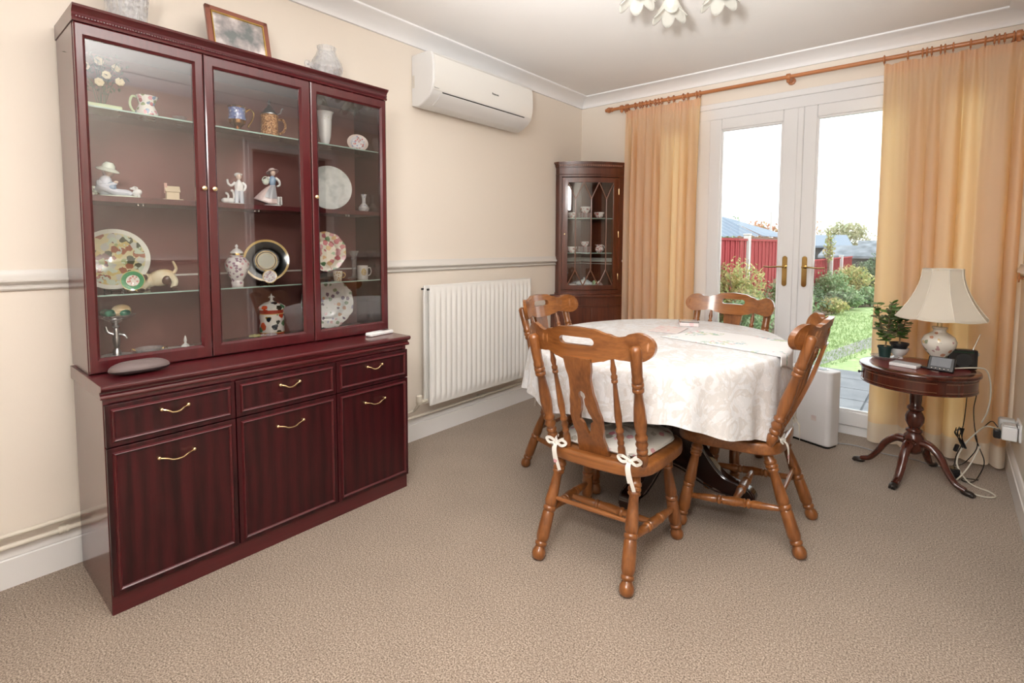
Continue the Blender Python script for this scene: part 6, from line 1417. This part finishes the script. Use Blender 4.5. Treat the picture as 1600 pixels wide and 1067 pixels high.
for ang in (170, 255, 335, 70):
    a = math.radians(ang); c_, s_ = math.cos(a), math.sin(a)
    path = spline([(0.030, 0.195), (0.075, 0.190), (0.115, 0.150), (0.150, 0.085), (0.190, 0.035), (0.232, 0.020)], 6)if False else [(p.x, p.y) for p in spline([(0.030, 0.185, 0), (0.075, 0.182, 0), (0.118, 0.145, 0), (0.152, 0.085, 0), (0.188, 0.038, 0), (0.228, 0.022, 0)], 6)]
    n = len(path); rr = [0.026-0.011*(i/(n-1)) for i in range(n)]
    b = MB().tube([(r*c_, r*s_, z) for r, z in path], 0.02, 12, taper=rr, flat=0.78)
    for off in (-0.35, 0, 0.35):
        b.tube([((r)*c_-off*rr[i]*s_, (r)*s_+off*rr[i]*c_, z+rr[i]*0.72) for i, (r, z) in enumerate(path)], 0.0028, 6)
    lg = b.obj('leg', 'drum', t)
    b = MB().ell((0.236*c_, 0.236*s_, 0.014), (0.030, 0.019, 0.014), 14, 10, Matrix.Rotation(a, 4, 'Z'))
    for off in (-0.5, 0, 0.5): b.ell(((0.254)*c_-off*0.02*s_, 0.254*s_+off*0.02*c_, 0.010), (0.012, 0.006, 0.009), 10, 8, Matrix.Rotation(a, 4, 'Z'))
    b.obj('claw_foot', mat('dark_metal_claw', (0.05, 0.04, 0.035), 0.35, 0.6), lg)
ZT = 0.577
# plants
M['succ'] = leaf_mat('jade_plant_leaves', [(0.08, 0.22, 0.04), (0.18, 0.36, 0.09), (0.24, 0.30, 0.15), (0.27, 0.24, 0.15)])
M['pot_g'] = mat('dark_green_pot', (0.008, 0.035, 0.032), 0.4)
M['pot_k'] = mat('charcoal_pot', (0.022, 0.022, 0.026), 0.4)
M['stemb'] = mat('brown_plant_stem', (0.22, 0.15, 0.08), 0.8)
t = thing('glass_dish', 'round cut-glass dish under the green flowerpot', 'dish', (2.195, -0.395, ZT))
MB().lathe([(0, 0), (0.045, 0), (0.052, 0.008), (0.064, 0.016), (0.062, 0.018), (0.05, 0.010), (0.044, 0.004), (0, 0.004)], None, 32, mod=lambda a, z: 1+(0.05*math.cos(12*a) if z > 0.01 else 0)).obj('bowl', 'crystal', t, angle=20)
def plant(x, y, z, potm, label, r0, r1, h, lean, seed, n=5, top=0.15):
    t = thing('potted_plant', label, 'potted plant', (x, y, z)); rg = random.Random(seed)
    MB().lathe([(0, 0), (r0, 0), (r1-0.002, h-0.012), (r1+0.002, h-0.011), (r1+0.003, h), (r1, h), (r1-0.003, h-0.012), (0, h-0.012)], None, 4 if False else 28).obj('pot', potm, t)
    MB().lathe([(0, h-0.010), (r1-0.003, h-0.010), (0, h-0.008)], None, 20).obj('soil', 'soil', t)
    st = MB(); lf = MB()
    for k in range(n):
        a = 2*PI*k/n+rg.uniform(-0.4, 0.4); e = rg.uniform(0.025, 0.055); hh = top*rg.uniform(0.6, 1.0)
        pts = spline([(0.004*math.cos(a), 0.004*math.sin(a), h-0.012), (0.004+0.2*lean[0], 0.2*lean[1], h+0.03), (e*0.6*math.cos(a)+0.6*lean[0], e*0.6*math.sin(a)+0.6*lean[1], h+hh*0.6), (e*math.cos(a)+lean[0], e*math.sin(a)+lean[1], h+hh)], 5)
        st.tube(pts, 0.0042, 6, taper=0.4)
        for i in range(5, len(pts)):
            for j in range(2):
                b_ = rg.uniform(0, 2*PI); s = rg.uniform(0.017, 0.025); el = rg.uniform(-0.1, 0.7)
                q = Matrix.Translation(pts[i]) @ Matrix.Rotation(b_, 4, 'Z') @ Matrix.Rotation(-el, 4, 'Y') @ Matrix.Rotation(rg.uniform(-0.5, 0.5), 4, 'X')
                vs = []
                for m_ in range(10):
                    am = 2*PI*m_/10; vs.append((s+s*math.cos(am), s*0.5*math.sin(am)))
                up = [lf.bm.verts.new(q @ Vector((p_[0], p_[1], 0.0012-0.15*abs(p_[1])**1.0*0.2+0.1*(p_[0]**2)*0))) for p_ in vs]; lo = [lf.bm.verts.new(q @ Vector((p_[0]*0.98, p_[1]*0.96, -0.0012))) for p_ in vs]
                lf.bm.faces.new(up); lf.bm.faces.new(lo[::-1])
                for m_ in range(10): lf.bm.faces.new((lo[m_], lo[(m_+1) % 10], up[(m_+1) % 10], up[m_]))
    st.obj('stem', 'stemb', t); lf.obj('leaves', 'succ', t, smooth=False)
plant(2.195, -0.395, ZT+0.004, 'pot_g', 'leafy plant in a dark green pot standing in the glass dish', 0.024, 0.032, 0.066, (0.0, 0.0), 4, 5, 0.235)
t = thing('bowl', 'white ceramic bowl holding the charcoal flowerpot', 'bowl', (2.252, -0.325, ZT))
MB().lathe([(0, 0), (0.022, 0), (0.022, 0.006), (0.016, 0.010), (0.032, 0.024), (0.043, 0.045), (0.046, 0.056), (0.043, 0.056), (0.036, 0.035), (0.02, 0.018), (0, 0.014)], None, 32).obj('bowl', 'white', t)
plant(2.252, -0.325, ZT+0.0345, 'pot_k', 'leafy plant in a charcoal pot set inside the white bowl', 0.026, 0.041, 0.050, (-0.012, 0.0), 9, 4, 0.215)
# box / notepad
t = thing('notepad_box', 'slim grey and white box lying at the front of the drum table', 'box', (2.292, -0.545, ZT), math.radians(-16))
MB().bx(-0.058, 0.058, -0.036, 0.036, 0, 0.016).obj('box', 'wplastic', t, bevel=0.003)
MB().bx(-0.054, 0.054, -0.033, 0.033, 0.0155, 0.019).obj('lid', mat('pale_grey_card', (0.48, 0.48, 0.50), 0.5), t, bevel=0.001)
# lamp
lx, ly = 2.418, -0.428
t = thing('table_lamp', 'white flowered ceramic lamp with a cream bell shade on the drum table', 'lamp', (lx, ly, ZT), 0.3)
M['lampbase'] = floral('cream_lamp_ceramic', (0.80, 0.76, 0.68), [(0.55, 0.28, 0.18), (0.62, 0.45, 0.22), (0.30, 0.34, 0.22), (0.5, 0.3, 0.3)], 40, 0.50, 0.45)
MB().lathe([(0, 0), (0.036, 0), (0.038, 0.006), (0.034, 0.014), (0.028, 0.03), (0.032, 0.048), (0.055, 0.078), (0.069, 0.105), (0.072, 0.128), (0.062, 0.152), (0.040, 0.168), (0.027, 0.176), (0.026, 0.188), (0.032, 0.194), (0.030, 0.202), (0.0, 0.204)], None, 40).obj('base', 'lampbase', t)
MB().turn((0, 0, 0.2), (0, 0, 0.30), [(0, 0.012), (0.3, 0.012), (0.32, 0.016), (0.9, 0.016), (1, 0.010)], 16).obj('bulb_holder', 'brass', t)
def lamp_glass():
    m, nt, N, L, B = new_mat('cream_lampshade_fabric')
    B.inputs['Base Color'].default_value = (0.87, 0.83, 0.74, 1); B.inputs['Roughness'].default_value = 0.85
    tr = N.new('ShaderNodeBsdfTranslucent'); tr.inputs[0].default_value = (0.9, 0.78, 0.58, 1)
    x = N.new('ShaderNodeMixShader'); x.inputs[0].default_value = 0.35; L.new(B.outputs[0], x.inputs[1]); L.new(tr.outputs[0], x.inputs[2]); L.new(x.outputs[0], N['Material Output'].inputs[0])
    return m
M['shade'] = lamp_glass()
NS = 8
def shade_r(v):   # v 0 bottom .. 1 top
    return 0.084+0.106*(1-v)**1.85
def shade(u, v):
    a = 2*PI*u; k = (u*NS) % 1; seg = math.cos(PI/NS)/math.cos((k-0.5)*2*PI/NS)
    r = shade_r(v)*(0.35+0.65*seg)*(1-0.02*math.sin(PI*k)); z = 0.243+0.250*v+0.010*(4*k*(1-k)-1)*(1-v)*-1*0.6
    return Vector((r*math.cos(a), r*math.sin(a), z))
sh = MB().grid(shade, NS*8, 16, wrap_u=True).obj('lamp_shade', 'shade', t, angle=25)
q = sh.modifiers.new('solid', 'SOLIDIFY'); q.thickness = 0.0015
b = MB()
for k in range(NS): b.tube([tuple(shade(k/NS, v/10)*1.0+Vector((0.0006*math.cos(2*PI*k/NS), 0.0006*math.sin(2*PI*k/NS), 0))) for v in range(11)], 0.0022, 6)
b.tube([tuple(shade(k/64, 1)) for k in range(64)], 0.0022, 6, closed=True).tube([tuple(shade(k/64, 0)) for k in range(64)], 0.0022, 6, closed=True)
b.obj('shade_ribs', mat('cream_trim', (0.72, 0.66, 0.56), 0.7), sh)
b = MB().tube([(0.020*math.cos(a), 0.020*math.sin(a), 0.478) for a in [2*PI*k/20 for k in range(20)]], 0.0018, 6, closed=True)
for k in range(3):
    a = 2*PI*k/3; b.tube([(0.02*math.cos(a), 0.02*math.sin(a), 0.478), (0.088*math.cos(a), 0.088*math.sin(a), 0.492)], 0.0015, 6)
    b.tube([(0.018*math.cos(a), 0.018*math.sin(a), 0.478), (0.012*math.cos(a), 0.012*math.sin(a), 0.28)], 0.0015, 6)
b.obj('shade_carrier', 'brass', t)
# radio
t = thing('radio', 'black portable radio with raised aerial behind the small screen', 'radio', (2.508, -0.415, ZT), math.radians(18))
MB().bx(-0.058, 0.058, -0.022, 0.022, 0, 0.098).obj('casing', 'black', t, bevel=0.008, bseg=3)
MB().turn((0.0, -0.0225, 0.045), (0.0, -0.025, 0.045), [(0, 0.034), (1, 0.033)], 32).obj('speaker_grille', 'dark_gap', t)
MB().bx(-0.04, 0.04, -0.0235, -0.0215, 0.082, 0.090).obj('dial', mat('green_black_dial', (0.01, 0.03, 0.015), 0.2), t, smooth=False)
MB().turn((0.058, 0, 0.075), (0.066, 0, 0.075), [(0, 0.009), (1, 0.008)], 14).obj('tuning_knob', 'pewter', t)
MB().turn((0.046, 0.012, 0.092), (0.072, 0.012, 0.175), [(0, 0.003), (0.5, 0.002), (0.97, 0.0015), (0.98, 0.003), (1, 0.002)], 8).obj('aerial', 'chrome', t)
# screen
t = thing('weather_station', 'small black tilted screen with silver buttons at the front of the drum table', 'display', (2.432, -0.578, ZT), math.radians(-14))
rt_ = Matrix.Rotation(math.radians(-28), 4, 'X')
MB().box((0, 0.0, 0.037), (0.104, 0.016, 0.072), rot=rt_).obj('casing', 'black', t, bevel=0.005, bseg=3)
M['lcd'] = mat('grey_lcd', (0.16, 0.17, 0.19), 0.15)
f3 = rt_.to_3x3(); 
MB().box(tuple(Vector((0, 0, 0.037))+f3 @ Vector((0, -0.0083, 0.008))), (0.076, 0.001, 0.046), rot=rt_).obj('screen', 'lcd', t, smooth=False)
for k in range(5):
    c = Vector((0, 0, 0.037))+f3 @ Vector((-0.032+0.016*k, -0.009, -0.026)); MB().ell(tuple(c), (0.003, 0.002, 0.003), 10, 6).obj('button', 'chrome', t)
MB().bx(-0.01, 0.01, 0.002, 0.042, 0, 0.006).obj('stand_foot', 'black', t, bevel=0.002)
tag(MB().bx(-0.022, 0.022, -0.018, 0.018, 0, 0.010).obj('charger_base', 'black', loc=(2.373, -0.528, ZT), rot=(0, 0, -0.3), bevel=0.003), 'small flat black base between the grey box and the screen', 'charger')
# wall socket and plugs
t = thing('wall_socket', 'white double socket on the right wall above the skirting', 'socket', (RW, -0.38, 0.305))
MB().bx(-0.009, 0.0, -0.073, 0.073, -0.043, 0.043).obj('plate', 'wplastic', t, bevel=0.003)
b = MB()
for s in (-1, 1): b.bx(-0.012, -0.008, s*0.045-0.006, s*0.045+0.006, 0.020, 0.034)
MB().bx(-0.012, -0.008, -0.051, -0.039, 0.020, 0.034).obj('switch', 'wplastic', t, smooth=False); MB().bx(-0.012, -0.008, 0.039, 0.051, 0.020, 0.034).obj('switch', 'wplastic', t, smooth=False); b.bm.free()
t = thing('plug_adaptor', 'chunky white plug-in adaptor in the wall socket', 'adaptor', (RW-0.013, -0.405, 0.295))
MB().bx(-0.055, 0, -0.036, 0.036, -0.035, 0.030).obj('body', 'wplastic', t, bevel=0.005)
MB().bx(-0.050, -0.004, -0.030, 0.030, 0.030, 0.038).obj('cap', mat('grey_white_plastic', (0.6, 0.6, 0.6), 0.35), t, bevel=0.003)
t = thing('plug_adaptor', 'grey-white timer plug beyond the chunky adaptor', 'adaptor', (RW-0.013, -0.325, 0.31))
MB().bx(-0.062, 0, -0.030, 0.030, -0.02, 0.030).obj('body', mat('pale_grey_plastic', (0.5, 0.5, 0.49), 0.4), t, bevel=0.01, bseg=3)
t = thing('plug', 'ribbed black plug hanging on the side of the white adaptor', 'plug', (RW-0.072, -0.405, 0.287))
MB().bx(-0.022, 0.003, -0.022, 0.022, -0.028, 0.012).obj('body', 'black', t, bevel=0.004)
b = MB()
for k in range(4): b.bx(-0.0235, -0.020, -0.018, 0.018, -0.024+0.008*k, -0.020+0.008*k)
b.obj('grip_ribs', 'dark_gap', t, smooth=False)
M['cream_cable'] = mat('cream_cable', (0.66, 0.62, 0.52), 0.4)
def cable(pts, r, m, label): tag(MB().tube(spline(pts, 8), r, 8).obj('cable', m), label, 'cable')
cable([(2.475, -0.50, 0.587), (2.56, -0.44, 0.592), (2.600, -0.40, 0.580), (2.620, -0.36, 0.52), (2.626, -0.34, 0.44), (2.618, -0.335, 0.36), (2.600, -0.33, 0.30)], 0.0034, 'cream_cable', 'cream cable curving off the right edge of the drum table')
cable([(2.655, -0.40, 0.30), (2.615, -0.34, 0.285), (2.575, -0.31, 0.225), (2.535, -0.31, 0.15), (2.515, -0.34, 0.08), (2.535, -0.37, 0.03), (2.575, -0.43, 0.006), (2.635, -0.47, 0.005), (2.655, -0.52, 0.005), (2.615, -0.555, 0.005), (2.545, -0.545, 0.005)], 0.0036, 'cream_cable', 'thick cream cable looping over the carpet beside the table foot')
cable([(2.50, -0.47, 0.012), (2.525, -0.41, 0.02), (2.56, -0.36, 0.07), (2.585, -0.33, 0.13), (2.60, -0.33, 0.18)], 0.0034, 'cream_cable', 'cream cable rising from the claw foot towards the curtain')
cable([(2.553, -0.36, 0.575), (2.560, -0.31, 0.56), (2.575, -0.31, 0.45), (2.568, -0.31, 0.36), (2.575, -0.31, 0.27), (2.590, -0.31, 0.17), (2.565, -0.30, 0.10), (2.535, -0.28, 0.05), (2.50, -0.27, 0.03)], 0.0022, 'black', 'thin black cable hanging from the back edge of the drum table')
cable([(2.535, -0.33, 0.575), (2.540, -0.30, 0.50), (2.538, -0.30, 0.36), (2.532, -0.30, 0.26), (2.520, -0.30, 0.20), (2.530, -0.30, 0.16), (2.512, -0.31, 0.10), (2.505, -0.33, 0.05)], 0.0022, 'black', 'thin black cable running down to the floor adaptor')
cable([(2.655, -0.405, 0.31), (2.635, -0.37, 0.325), (2.612, -0.32, 0.28), (2.580, -0.31, 0.225), (2.600, -0.31, 0.16), (2.620, -0.31, 0.09), (2.60, -0.33, 0.02), (2.575, -0.39, 0.006), (2.54, -0.40, 0.006), (2.545, -0.36, 0.006), (2.60, -0.34, 0.006)], 0.0024, 'black', 'black cable from the ribbed plug dropping to the carpet')
b = MB(); rg = random.Random(5)
for k in range(5): b.tube(spline([(2.515+rg.uniform(-.01, .01), -0.315+0.003*k, 0.255-0.004*k), (2.505+rg.uniform(-.01, .01), -0.32, 0.22), (2.525+0.003*k, -0.318, 0.17), (2.54+rg.uniform(-.01, .01), -0.32, 0.15), (2.53, -0.32+0.003*k, 0.20), (2.52+0.004*k, -0.315, 0.25)], 5), 0.0022, 6)
tag(b.obj('cable_bundle', 'black'), 'knotted bundle of thin black cable hanging under the drum table', 'cable')
t = thing('power_adaptor', 'black power adaptor block lying on the carpet', 'adaptor', (2.500, -0.365, 0.0), 0.5)
MB().bx(-0.020, 0.020, -0.03, 0.03, 0.0, 0.052).obj('body', 'black', t, bevel=0.005)
MB().turn((-0.02, -0.02, 0.03), (-0.036, -0.03, 0.03), [(0, 0.005), (1, 0.003)], 8).obj('prong', 'dark_gap', t)
tag(MB().turn((2.515, -0.325, 0.165), (2.505, -0.325, 0.125), [(0, 0.004), (0.1, 0.010), (0.9, 0.010), (1, 0.004)], 12).obj('ferrite_bead', 'black'), 'small black bead on the hanging thin cable', 'cable bead')
